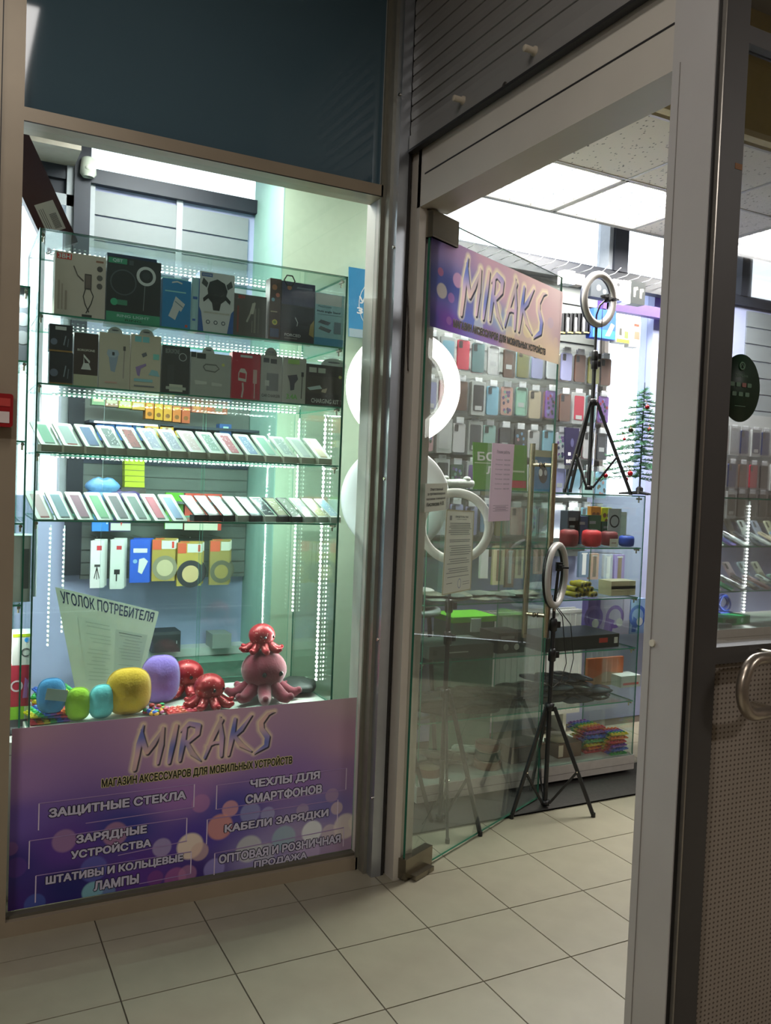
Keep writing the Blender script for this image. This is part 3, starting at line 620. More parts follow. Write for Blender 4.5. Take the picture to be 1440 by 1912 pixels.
    sheet('certificate_sheet', 'long framed certificate page hanging lower on the glass door', 'paper', dq((825, 1112), (879, 1101), (886, 954), (834, 951)), PAPW,
          [('r', 0, 0, .03, 1, 'a9a88c'), ('r', .97, 0, 1, 1, 'a9a88c'), ('r', 0, 0, 1, .015, 'a9a88c'), ('r', 0, .985, 1, 1, 'a9a88c'), ('t', 'СВИДЕТЕЛЬСТВО', .32, .905, .78, .93, '55595a', .02), ('t', 'о регистрации', .38, .88, .72, .895, '55595a'), ('r', .12, .875, .2, .93, '8a8d88')]
          +textlines(.62, .84, 11, '7a7f7c', .1, .92, .1)+textlines(.36, .57, 9, '7a7f7c', .08, .92, .15)+textlines(.2, .3, 5, '7a7f7c', .08, .9, .1)+[('o', .55, .11, .05, .06, '7f88a0'), ('r', .1, .125, .3, .132, '6a6f6c'), ('r', .66, .12, .9, .126, '7a7f7c'), ('r', .66, .09, .9, .096, '7a7f7c')])
door_things()

# ---- showcases
def clampm(m, x, y, z): m.bar((x, y-.012, z), (x, y+.02, z), .006, CHROME, 10); m.bar((x, y+.006, z-.02), (x, y+.006, z+.012), .004, CHROME, 8)
def showcase(name, label, x0, x1, y0, y1, z0, z1, shelves, base, front=True, leds=(), vleds=(), div=(), ledy=None):
    t = thing(name, label, 'showcase', (0, 0, 0), group=None); g = .006
    if base: MB().box(x0-.005, x1+.005, y0-.008, y1+.01, base[0], base[1], M('c5c0bb', .45)).box(x0-.003, x1+.003, y0-.0085, y0-.0075, base[1]-.045, base[1]-.042, M('8a8582')).build('base_plinth', t)
    for x in (x0, x1-g): MB().pane(x, x+g, y0+g, y1, z0, z1, GL, GEDGE, 0).build('side_pane', t)
    for x in div: MB().pane(x, x+g, y0+.01, y1, z0, z1, GL, GEDGEL, 0).build('side_pane', t)
    if front: MB().pane(x0, x1, y0, y0+g, z0, z1, GLD, GEDGE, 1).build('front_pane', t)
    MB().pane(x0, x1, y0+g, y1, z1-g, z1, GL, GEDGE, 2).build('top_pane', t)
    for z in shelves: MB().pane(x0+g, x1-g, y0+g+.004, y1-.01, z-g, z, GL, M('3f9379', .15), 2).build('glass_shelf', t)
    for z in list(shelves)+[z1-g]:
        for x in (x0+.012, x1-.012):
            m = MB(); clampm(m, x, y0+.03, z-.012); m.build('clamp', t)
    ly = ledy or y1-.07
    for z, a, b in leds:
        m = MB().box(a, b, ly-.005, ly+.005, z-.004, z-.001, M('d8dde0', .4)); n = int((b-a)/.018)
        for k in range(n): m.box(a+.018*k+.004, a+.018*k+.0105, ly-.0055, ly+.0035, z-.0075, z-.004, LED)
        tag(m.build('led_strip', t), kind='stuff')
        area('led_strip_light', ((a+b)/2, ly-.008, z-.009), b-a, .0015, 8.5*(b-a), (.93, 1, .97))
    for x, y, za, zb, mt in vleds:
        m = MB().box(x-.002, x+.002, y-.005, y+.005, za, zb, M('d8dde0', .4)); n = int((zb-za)/.018)
        for k in range(n): m.box(x-.005, x+.001, y-.006, y+.004, za+.018*k+.003, za+.018*k+.010, mt)
        tag(m.build('led_strip', t), kind='stuff')
    return t
AX0, AX1, AY0, AY1 = -.203, .917, .33, .78
AS = (2.008, 1.775, 1.545, 1.316)
showcase('tall_showcase', 'tall clear glass showcase with lit shelves behind the display window', AX0, AX1, AY0, AY1, .60, 2.282, AS, (.05, .598), True,
         [(2.276, -.15, .89), (AS[0]-.006, -.15, .89), (AS[1]-.006, -.12, .86), (AS[2]-.006, -.12, .86)], [(.905, .47, .66, 1.75, LED), (.905, .76, .9, 1.75, LEDS), (-.05, .77, .85, 1.27, LEDS), (-.10, .77, .80, 1.27, LEDS)], ledy=.66)
# two clear panes: sliding rear doors of the showcase
rd = thing('rear_sliding_door', 'clear glass sliding doors closing the back of the tall showcase', 'glass door', (0, 0, 0))
MB().pane(.09, .50, .790, .795, .62, 2.25, GL, GEDGEL, 1).build('glass_pane', rd); MB().pane(.49, .90, .800, .805, .62, 2.25, GL, GEDGEL, 1).build('glass_pane', rd)
MB().bar((-.155, .74, 1.0), (-.155, .74, 1.80), .006, M('9aa3a8', .35, .6), 10).build('support_rod', rd)
area('strip_side_light', (.8975, .47, 1.2), 1.0, .002, 6, (.93, 1, .97), (0, math.pi/2, 0))
BF = .58; BS = (1.195, .935, .67, .39)
showcase('low_showcase', 'long low glass showcase with four shelves beside the doorway', 1.47, 2.775, BF, .98, .105, 1.467, BS, (.03, .105), True, (), (), (2.15,))
RX0 = 3.10
showcase('counter_showcase', 'glass counter showcase on a white base seen through the grey door', RX0, 4.35, .36, .78, .79, 1.475, (1.222, .985), (.0, .788), True, [], [(3.405, .45, .85, 1.46, LED)])
area('strip_side_light', (3.412, .45, 1.15), .6, .003, 9, (.95, 1, .98), (0, math.pi/2, 0))
showcase('side_showcase', 'narrow glass showcase at the far left edge behind the window frame', -.75, -.222, .40, .80, .55, 2.10, (1.85, 1.58, 1.3, 1.02), (.0, .55), False, [(2.09, -.7, -.26), (1.014, -.7, -.26)], ledy=.43)  # lower LED strip is added to brighten the dark boxes beneath it

# ---- cartons in the tall showcase
def carton(name, label, cat, px0, py0, px1, py1, y, depth, col, items, group=None, zb=None, rz=0, tab=None, side=None, pname='printed_front'):
    a, b = at(y, px0, (py0+py1)/2), at(y, px1, (py0+py1)/2); cx = (a.x+b.x)/2; w_ = b.x-a.x
    c0, c1 = at(y, (px0+px1)/2, py1), at(y, (px0+px1)/2, py0); z0 = c0.z if zb is None else zb; h_ = c1.z-z0
    t = thing(name, label, cat, (cx, y, z0), rz, group)
    m = MB().box(-w_/2, w_/2, 0, depth, 0, h_, M(lift(col), .5, 0, .04))
    m.build('carton', t)
    if tab:
        tx, tw, thh, tc = tab; n = 12; pts = [(w_*(tx-.5)+tw/2*math.cos(math.pi*k/n), h_+thh*math.sin(math.pi*k/n)) for k in range(n+1)]
        MB().prism(pts, 0, .001, M(tc)).prism([(w_*(tx-.5)+tw*.25*math.cos(2*math.pi*k/10), h_+thh*.45+thh*.12*math.sin(2*math.pi*k/10)) for k in range(10)], -.0006, .0, M('6a7075')).build('hang_tab', t)
    if items: p = MB(); prints(p, w_, h_, items); p.build(pname, t)
    return t
BG = 'boxed accessories on the top shelf of the tall showcase'; BG2 = 'boxed chargers on the second shelf of the tall showcase'
y1 = .372; zz = AS[0]+.001
carton('product_box', 'wide beige box with red logo and black clip-on phone arm picture', 'box', 102, 474, 197, 590, y1, .06, 'a79a90',
       [('r', .03, .885, .32, .975, 'b02a20'), ('t', '3BH', .06, .90, .29, .965, 'e8ded6', .03), ('r', .80, .90, .95, .93, '7a5040'), ('c', .88, .80, .045, '3a3432'), ('c', .88, .66, .045, '4a4442'), ('c', .88, .53, .045, '4a4442'),
        ('r', .58, .46, .72, .70, '3c3331'), ('r', .60, .48, .70, .68, '5a4c48'), ('l', [(.36, .80), (.44, .66), (.56, .58)], .022, '4a3f3c'), ('l', [(.60, .46), (.56, .34), (.60, .22), (.68, .10)], .02, '2b2624'), ('l', [(.70, .46), (.76, .36), (.72, .24), (.62, .08)], .02, '2b2624'), ('r', .54, .02, .74, .06, '2b2624'),
        ('p', [(.06, .1), (.10, .1), (.10, .55), (.06, .55)], '8f8078'), ('p', [(.13, .1), (.16, .1), (.16, .5), (.13, .5)], '8f8078'), ('p', [(.20, .1), (.24, .1), (.24, .4), (.20, .4)], '84756d')], BG, zz)
carton('product_box', 'dark navy box peeking out behind the black ring light box', 'box', 199, 478, 292, 560, y1+.072, .05, '33415a', [('r', .0, .92, 1, 1, '22304a')], BG, zz)
carton('product_box', 'black box with green band and ring light picture', 'box', 199, 484, 300, 604, y1, .06, '191c1e',
       [('r', 0, 0, 1, .16, '2f7a5c'), ('t', 'RING LIGHT', .2, .085, .8, .125, '8fc0a8', .02), ('t', 'RING', .35, .03, .65, .06, '123a2a', .02), ('r', .02, .90, .36, .985, '2f7a5c'), ('t', 'QBT', .10, .915, .28, .97, '9ad0b8', .03), ('r', .40, .90, .48, .97, '3a3f42'),
        ('o', .72, .76, .105, .15, 'b9b9b4'), ('c', .72, .76, .06, '26292c'), ('l', [(.70, .61), (.69, .4), (.68, .22)], .012, '6a6d6e'), ('o', .30, .62, .18, .2, '3c4144'), ('c', .14, .31, .055, '2f8a66'), ('r', .20, .27, .38, .35, '2f6a52')], BG, zz)
carton('product_box', 'blue box with white car charger picture', 'box', 303, 522, 356, 618, y1, .04, '1f6a98',
       [('l', [(.32, .93), (.5, .96), (.68, .93)], .03, 'c8dce6'), ('r', .08, .74, .82, .765, '7ab0d0'), ('p', [(.22, .25), (.46, .18), (.62, .42), (.40, .52)], 'bfc6c0'), ('p', [(.36, .48), (.66, .36), (.80, .52), (.46, .66)], 'd0d4cc'), ('l', [(.44, .56), (.72, .45)], .02, '5a6a70'), ('c', .86, .08, .03, 'a04838')], BG, zz)
carton('product_box', 'narrow pale blue box standing edge on between blue and white boxes', 'box', 357, 518, 371, 622, y1+.012, .05, '8fb4dc', [('r', .2, .6, .8, .65, '3a5a90'), ('r', .2, .2, .6, .24, '3a5a90')], BG, zz)
carton('product_box', 'blue and white box with black car phone holder picture', 'box', 372, 510, 437, 626, y1, .06, '2b4f86',
       [('p', [(.14, .02), (.82, .02), (.92, .36), (1, .42), (1, 1), (0, 1), (0, .42), (.06, .34)], 'c9c6bb'), ('r', .05, .92, .36, .98, '2f4a7a'), ('t', 'BOROFONE', .08, .935, .33, .965, 'd0d8e8'), ('p', [(.28, .84), (.5, .90), (.72, .84), (.80, .72), (.74, .56), (.62, .50), (.58, .38), (.40, .38), (.36, .50), (.26, .56), (.22, .72)], '1a1b1d'),
        ('p', [(.05, .80), (.20, .74), (.24, .82), (.10, .90)], '2f3334'), ('p', [(.95, .80), (.80, .74), (.76, .82), (.90, .90)], '2f3334'), ('p', [(.12, .50), (.28, .58), (.24, .64), (.10, .56)], '1a1b1d'), ('p', [(.88, .50), (.72, .58), (.76, .64), (.90, .56)], '1a1b1d'), ('t', 'SERIES CAR HOLDER', .14, .325, .88, .35, '8a7f60'), ('c', .26, .18, .035, '4a5058'), ('c', .48, .18, .035, '4a5058'), ('c', .70, .18, .035, '4a5058'), ('c', .26, .18, .02, 'c9c6bb'), ('c', .48, .18, .02, 'c9c6bb'), ('c', .70, .18, .02, 'c9c6bb')], BG, zz)
carton('product_box', 'dark grey box with thin red title and stick tripod picture', 'box', 436, 551, 497, 639, y1, .05, '4a4644',
       [('t', 'ЗЕН', .12, .90, .32, .97, 'a03028', .03), ('p', [(.10, .1), (.16, .1), (.16, .72), (.10, .72)], '6d3a38'), ('l', [(.40, .36), (.56, .66), (.64, .84)], .05, '8a857d'), ('r', .62, .12, .68, .70, '6a655f'), ('r', .74, .12, .78, .72, '5c5852'), ('r', .55, .12, .58, .40, '6a655f'), ('p', [(.48, .56), (.60, .56), (.66, .82), (.56, .82)], '9a948a')], BG, zz)
carton('product_box', 'narrow brown box with gold and rainbow speckles', 'box', 503, 520, 524, 643, y1+.004, .05, '40302c',
       [('c', .4, .86, .045, '8a5a40'), ('c', .7, .74, .035, 'a05848'), ('c', .3, .66, .03, '6a8a9a'), ('c', .5, .30, .045, 'b0a040'), ('c', .5, .30, .025, '6a7a30'), ('r', .1, .06, .9, .2, '3c4460'), ('r', .1, .46, .7, .475, '9a8a70')], BG, zz)
carton('product_box', 'black box with small white earphone and hanging loop', 'box', 525, 528, 587, 649, y1, .05, '26262b',
       [('r', 0, .62, 1, 1, '2a2c44'), ('r', .45, .90, .92, .93, '5a6070'), ('l', [(.42, .42), (.50, .34), (.48, .28)], .02, 'c8ccd0'), ('t', 'FORCED', .12, .10, .60, .145, 'b8b4ac', .02), ('r', .12, .06, .5, .075, '6a6664'), ('r', .52, .30, .98, .60, '1a1a1e'), ('p', [(.85, .16), (1, .12), (1, .42), (.88, .32)], '8a7a4a'), ('c', .22, .9, .04, '8a5a40')], BG, zz)
carton('product_box', 'blue and white box of a folding stand', 'box', 588, 549, 642, 660, y1, .05, '7fa3b4',
       [('r', 0, 0, 1, .16, '3a7a9c'), ('r', .0, .78, .9, .99, 'a8b4b8'), ('t', 'PadZoom', .1, .73, .55, .77, '2a3a4a', .01), ('t', 'Multi angle Stand', .06, .63, .86, .675, '1a2a38', .03), ('r', .06, .595, .9, .602, '3a4a58'), ('p', [(.1, .44), (.45, .40), (.55, .46), (.2, .50)], '3a4248'), ('p', [(.12, .32), (.5, .26), (.58, .32), (.2, .38)], '4a5258'), ('r', .66, .26, .90, .48, '5a6a78')], BG, zz)
hk = MB().ring((0, 0, 0), .022, .003, .002, BLACK, (0, 1, 0), 6, 6); p_ = at(y1, 541, 524); h_ = hk.build('hanging_loop', None, (p_.x, y1, p_.z+.0)); tag(h_, 'black plastic hanging loop above the black earphone box', 'hook')
y2 = .372; zz = AS[1]+.001
for k, (a, b) in enumerate(((606, 657), (658, 706))):
    carton('product_box', ('black box with white hang slot', 'black blister box')[k]+(', upper of two at the left of the second shelf' if k == 0 else ', lower of two at the left of the second shelf'), 'box', 92, a, 136, b, y2, .04, '14161d',
           ([('r', .25, .80, .72, .93, 'cfd3d6')] if k == 0 else [])+[('c', .2, .36, .12, '5a5f72'), ('l', [(.62, .25), (.70, .6)], .05, '6a7078'), ('l', [(.78, .2), (.82, .5)], .04, '50565e'), ('r', 0, 0, 1, .06, '7a5a28')], BG2, (at(y2, 114, 657).z if k == 0 else zz))
carton('product_box', 'black and beige box with small white desk lamp picture', 'box', 138, 622, 183, 716, y2, .04, '2c211d',
       [('r', 0, 0, 1, .22, '97927c'), ('t', 'BOROFONE', .14, .66, .86, .70, 'b0a89c', .02), ('p', [(.30, .32), (.72, .32), (.62, .44), (.40, .44)], 'b4b0a8'), ('l', [(.42, .44), (.40, .58), (.66, .46)], .05, 'b4b0a8')], BG2, zz)
carton('product_box', 'beige box with grey car charger and cable picture', 'box', 185, 622, 242, 724, y2, .04, 'a59c8c',
       [('p', [(.30, .62), (.62, .60), (.58, .46), (.52, .30), (.38, .32), (.34, .46)], '7d8898'), ('p', [(.24, .62), (.28, .70), (.60, .70), (.66, .62), (.5, .56), (.3, .57)], '8e99a6'), ('r', .42, .60, .50, .66, '2a2c30'), ('l', [(.82, .70), (.80, .2)], .03, '857a78'), ('r', .78, .70, .86, .78, '4a4848'), ('r', .2, .10, .6, .13, 'b08a80')], BG2, zz, tab=(.5, .05, .022, 'cfd2cc'))
carton('product_box', 'beige box with purple charger and teal squares', 'box', 244, 626, 300, 730, y2, .04, 'aba18e',
       [('r', .12, .87, .34, .97, '6aa4a8'), ('r', .38, .87, .60, .97, '6aa4a8'), ('p', [(.35, .66), (.50, .70), (.54, .64), (.40, .60)], '5a5a60'), ('p', [(.16, .42), (.5, .50), (.52, .46), (.34, .40), (.30, .26), (.22, .28)], '7f6a94'), ('r', .74, .58, .94, .68, '6aa89e'), ('p', [(.6, .30), (.7, .40), (.9, .38), (.98, .28)], '7aa0a8'), ('r', .12, .17, .74, .22, '7aa4b0'), ('r', .12, .08, .8, .105, '6a6a70')], BG2, zz, tab=(.5, .05, .022, 'cfd2cc'))
carton('product_box', 'black and grey narrow box with white price label', 'box', 302, 646, 354, 738, y2, .04, '2d3030',
       [('t', 'BOROFONE', .12, .84, .62, .93, '6d7270', .02), ('o', .74, .78, .07, .085, '8a8e8c'), ('p', [(.2, .1), (.44, .1), (.44, .6), (.2, .6)], '343838'), ('r', .28, .05, .76, .20, 'a9a898'), ('r', .16, .09, .88, .15, '9a9c90')], BG2, zz)
carton('product_box', 'pale grey box with car charger outline drawing', 'box', 356, 660, 431, 744, y2, .04, '8f908a',
       [('r', .0, .88, .12, 1, '2c3030'), ('r', .14, .86, .36, .98, '2c3030'), ('l', [(.30, .68), (.36, .74), (.62, .74), (.70, .66), (.60, .58), (.36, .60), (.30, .68)], .03, '5a5c58'), ('c', .80, .76, .035, 'b4b060'), ('p', [(.10, .36), (.40, .34), (.40, .28), (.12, .26)], 'a9aaa2'), ('p', [(.52, .34), (.78, .32), (.78, .26), (.52, .26)], 'a4a59e')], BG2, zz, tab=(.42, .045, .024, 'c4cac6'))
carton('product_box', 'red box with white plug and cable picture', 'box', 433, 659, 486, 750, y2, .04, '9a1a30',
       [('r', .28, .90, .70, .95, 'd6c4c4'), ('p', [(.22, .40), (.5, .38), (.52, .58), (.44, .66), (.30, .66), (.22, .56)], 'b3a39c'), ('p', [(.24, .46), (.48, .44), (.48, .56), (.26, .58)], '9a1a30'), ('l', [(.38, .36), (.40, .22), (.36, .04)], .06, 'b09a96'), ('r', .74, .36, .88, .66, 'a88480'), ('l', [(.80, .36), (.80, .04)], .03, 'b09a96')], BG2, zz)
carton('product_box', 'grey box with car charger title and dark plug', 'box', 487, 664, 526, 754, y2, .04, '8d8c86',
       [('r', .10, .84, .38, .94, '22262a'), ('r', .44, .83, .74, .93, '22262a'), ('r', .28, .24, .84, .62, '5a5b5c'), ('r', .20, .34, .40, .46, 'a9aaa4'), ('t', 'CAR CHARGER', .06, .10, .94, .16, '2a2a2a', .03)], BG2, zz, tab=(.45, .05, .03, '8f948c'))
carton('product_box', 'white box with green number and black charger', 'box', 528, 668, 571, 758, y2, .04, '96958c',
       [('r', .2, .86, .7, .96, '8ab060'), ('p', [(.20, .60), (.60, .64), (.66, .54), (.52, .44), (.50, .30), (.34, .28), (.30, .46)], '3a3c44'), ('t', '3.4A', .18, .10, .64, .20, '6a9a58', .04), ('l', [(.84, .62), (.82, .12)], .035, '26282a'), ('r', .79, .60, .90, .70, '26282a')], BG2, zz)
carton('product_box', 'black charging kit box with silver picture', 'box', 572, 682, 641, 767, y2, .04, '1b1a19',
       [('r', .06, .80, .26, .92, 'a4a89e'), ('r', .30, .80, .50, .92, '9aa096'), ('r', 0, .30, .9, .72, '2f2b27'), ('p', [(.02, .42), (.36, .50), (.42, .42), (.10, .36)], '9fb4b4'), ('p', [(.42, .40), (.56, .44), (.52, .32), (.40, .34)], 'a89a84'), ('c', .90, .74, .04, 'a8a860'), ('t', 'CHARGING KIT', .14, .07, .88, .17, 'a8a8a4', .03)], BG2, zz, tab=(.72, .11, .03, 'c6d4ce'))
# ---- flat packs leaning on the third and fourth shelves
def leaning_pack(label, x, z, body, film, accent, group, w=.068, lip=.0, thick=.006, name='screen_protector_pack', tilt=38, cat='pack', speck=None, L=.15):
    t = thing(name, label, cat, (x, AY0+.03, z), .30, group)
    mx = Matrix.Translation((0, .004, lip)) @ Matrix.Rotation(math.radians(tilt-90), 4, 'X')
    if lip: MB().box(-w/2, w/2, 0, .035, 0, lip, M('b5ad9c', .5)).build('card_base', t)
    m = MB().prism(rrect(-w/2, w/2, 0, L, .005, 2), 0, thick, M(body, .4), mx); m.build('case_tray', t)
    pm = MB(); PB = lambda a, b, c, d, col, yy: pm.add([(w*(a-.5), yy, L*b), (w*(c-.5), yy, L*b), (w*(c-.5), yy, L*d), (w*(a-.5), yy, L*d)], [(0, 1, 2, 3)], M(col, .65, noise=0), False, mx)
    PB(.22, .10, .78, .88, film, -.0006); PB(.24, .04, .76, .10, accent, -.0008)
    if speck:
        r = random.Random(int(x*1000))
        for k in range(26): u, v = .12+r.random()*.72, .1+r.random()*.78; PB(u, v, u+.05, v+.03, speck, -.001-.00001*k)
    pm.build('printed_insert', t)
    return t
cols = [('6f9a84', '4a5a50', None, 'green'), ('9aa0a4', '8a2a2a', None, 'grey'), ('44558a', '33406a', None, 'blue'), ('5a5f64', 'a8a8a8', 'd8dcdc', 'speckled black'), ('8a2634', '4a1a22', '1d1416', 'dark red'), ('8f88a4', 'c0b8c8', 'dcdce8', 'speckled lilac'), ('7f7890', 'b0a8b8', 'd0cce0', 'speckled violet'), ('a88a90', 'c0b0b0', 'e0d0d0', 'speckled pink'), ('6a7f78', 'b0b8b4', 'cfdcd6', 'speckled grey green'),
        ('a0485a', '8a3040', 'e0b8c0', 'speckled rose'), ('6f7fa0', '5a6a90', 'c8d0e0', 'speckled pale blue'), ('7aa090', '6a8a80', None, 'sea green'), ('8f9a98', 'c8ccc8', 'e4e8e6', 'speckled silver'), ('a0a8a4', '90989a', None, 'silver'), ('b8a890', '8a7a60', None, 'sand')]
for k, (f_, a_, sp, nm) in enumerate(cols):
    leaning_pack(f'clear screen protector pack with {nm} film on the third showcase shelf', AX0+.055+k*.0722, AS[2]+.001, 'bcc0b6', f_, a_, 'screen protectors on the third shelf', lip=.024, tilt=38, speck=sp, L=.13)
cols = [('b08a92', '7a2a34', 'pink'), ('5f6f80', '20242c', 'slate blue'), ('7a3a5a', '2c1a24', 'plum'), ('5a8a64', '4a6a54', 'leaf green'), ('4a3a48', '16141a', 'dark purple'), ('4f5a5a', '22262a', 'charcoal'), ('a8405a', '2a2026', 'raspberry'), ('6a7aa0', '20262e', 'steel blue')]
for k, (f_, a_, nm) in enumerate(cols):
    leaning_pack(f'clear pack with {nm} watch strap on the fourth showcase shelf', AX0+.045+k*.0655, AS[3]+.001, 'bcc2b8', f_, a_, 'strap packs on the fourth shelf', name='strap_pack', tilt=38, L=.15, w=.060)
bk = [('141517', '9a9384', 'black framed pack with sand picture'), ('141517', '7f8583', 'black framed pack with silver glitter'), ('141517', '6f7674', 'black framed pack with grey glitter'), ('b4b4a8', 'a09c8c', 'white framed pack with gold specks'), ('141517', '5f7070', 'black framed pack with teal glitter'), ('b4b4a8', '3a3f42', 'white framed pack with dark picture'), ('141517', '94907c', 'black framed pack with beige lines'), ('141517', '7c8078', 'black framed pack with pale lines'), ('b9bab0', '9fa69c', 'plain white framed pack'), ('b9bab0', 'b0aa84', 'white framed pack with yellow picture'), ('b9bab0', '8fa6b8', 'white framed pack with blue and black pictures')]
bx = AX0+.045+8*.0655
for k, (b_, f_, nm) in enumerate(bk):
    x = bx+.004+k*.0545
    t = thing('framed_pack', nm+' on the right half of the fourth shelf', 'pack', (x, AY0+.026, AS[3]+.001), .30, 'framed packs on the fourth shelf')
    mx = Matrix.Translation((0, .03, .0)) @ Matrix.Rotation(math.radians(-58), 4, 'X'); w_, L_ = .053, .13
    MB().box(-w_/2, w_/2, 0, .03, 0, .023, M(b_, .35)).prism(rrect(-w_/2, w_/2, 0, L_, .002, 1), 0, .004, M(b_, .35), Matrix.Translation((0, .0, .023)) @ Matrix.Rotation(math.radians(-58), 4, 'X')).build('frame_box', t)
    m = MB(); my = Matrix.Translation((0, .0, .023)) @ Matrix.Rotation(math.radians(-58), 4, 'X'); m.add([(-w_*.42, -.0008, .008), (w_*.42, -.0008, .008), (w_*.42, -.0008, L_*.94), (-w_*.42, -.0008, L_*.94)], [(0, 1, 2, 3)], M(f_, .15, noise=0), False, my)
    r = random.Random(k)
    for j in range(16): u, v = (r.random()-.5)*w_*.7, .012+r.random()*L_*.8; m.add([(u, -.001, v), (u+.004, -.001, v), (u+.004, -.001, v+.004), (u, -.001, v+.004)], [(0, 1, 2, 3)], M('d8dad4', .2, noise=0), False, my)
    m.build('printed_insert', t)

# ---- consumer notice, plush toys, pop toys on the showcase floor
FZ = .60
q = [at(.74, 142, 1294), at(.74, 258, 1295), at(.74, 297, 1142), at(.74, 103, 1096)]
sheet('consumer_notice', 'tilted cream consumer corner notice sheet behind the plush toys', 'poster', q, M('a9b0a0', .8, 0, .03),
      [('t', 'УГОЛОК ПОТРЕБИТЕЛЯ', .04, .86, .96, .975, '26304a', .02), ('r', .18, .08, .60, .76, '9aa294'), ('r', .58, .14, .94, .70, '8f978c'), ('r', .62, .665, .88, .675, '5a625c')]+textlines(.18, .64, 14, '7b837a', .62, .92, .08)+textlines(.14, .72, 16, '878f84', .22, .56, .1))
FUR = {}
def plushmat(c, sparkle=False):
    m = bpy.data.materials.new('plush_fabric'); m.use_nodes = True; nt = m.node_tree; b = nt.nodes['Principled BSDF']; b.inputs['Roughness'].default_value = .95 if not sparkle else .35
    b.inputs['Sheen Weight'].default_value = .4 if not sparkle else 0; tc = nt.nodes.new('ShaderNodeTexCoord'); n = nt.nodes.new('ShaderNodeTexNoise'); n.inputs['Scale'].default_value = 120 if not sparkle else 30
    bp = nt.nodes.new('ShaderNodeBump'); bp.inputs['Strength'].default_value = .35; bp.inputs['Distance'].default_value = .004; nt.links.new(tc.outputs['Object'], n.inputs[0]); nt.links.new(n.outputs[0], bp.inputs['Height']); nt.links.new(bp.outputs[0], b.inputs['Normal'])
    if sparkle:
        v = nt.nodes.new('ShaderNodeTexVoronoi'); v.inputs['Scale'].default_value = 90; r = nt.nodes.new('ShaderNodeMapRange'); r.inputs[1].default_value = .12; r.inputs[2].default_value = .2; mx = nt.nodes.new('ShaderNodeMix'); mx.data_type = 'RGBA'
        mx.inputs[6].default_value = (*hx('f0c0b8'), 1); mx.inputs[7].default_value = (*hx(c), 1); nt.links.new(tc.outputs['Object'], v.inputs[0]); nt.links.new(v.outputs['Distance'], r.inputs[0]); nt.links.new(r.outputs[0], mx.inputs[0]); nt.links.new(mx.outputs[2], b.inputs['Base Color'])
        b.inputs['Metallic'].default_value = .3
    else: b.inputs['Base Color'].default_value = (*lift(c, 1.35), 1)
    return m
def cushion(label, px, py, y, rw, rh, col, rz=0, zb=None, tagcard=False):
    p = at(y, px, py); t = thing('plush_cushion', label, 'plush toy', (p.x, y, zb if zb is not None else FZ), rz, 'small plain plush toys along the window')
    m = MB().ell((0, 0, rh), rw, rw*.62, rh, plushmat(col), 36, 24, None, lambda d: (math.hypot(d.x, d.z)/max(1e-6, (abs(d.x)**2.7+abs(d.z)**2.7)**(1/2.7)) if math.hypot(d.x, d.z) > 1e-6 else 1)*(1-.06*abs(d.y))); m.build('plush_body', t)
    s = MB().ring((0, 0, rh), rw*.0+rh*.0+.0001, .0001, .0001, plushmat(col)) if False else None
    sq = lambda a: 1/((abs(math.cos(a))**2.7+abs(math.sin(a))**2.7)**(1/2.7)); pts = [(rw*sq(a)*math.cos(a), 0, rh+rh*sq(a)*math.sin(a)) for a in [2*math.pi*k/64 for k in range(65)]]
    MB().tube(pts, .0022, plushmat(col), 6).build('piped_seam', t)
    if tagcard: MB().box(-.035, .035, -rw*.70, -rw*.70+.001, rh*.85, rh*1.5, M('b9c0bc', .7), Matrix.Rotation(.18, 4, 'Y')).build('paper_tag', t)
    return t
cushion('blue plush with a white paper tag on the rainbow pop toys', 96, 1300, .42, .047, .062, '2f6a9c', tagcard=True, zb=FZ+.032)
cushion('lime green plush beside the blue tagged one', 146, 1310, .42, .042, .058, '8aa81c')
cushion('pale turquoise plush between the lime and yellow ones', 190, 1315, .42, .045, .060, '5fa8b0', .15)
cushion('large yellow plush leaning beside the turquoise one', 240, 1300, .44, .080, .085, 'b98a12')
cushion('purple plush behind the large yellow one', 299, 1290, .56, .074, .092, '7a5aa8')
EYE = M('0b0a0c', .08, 0, 0)
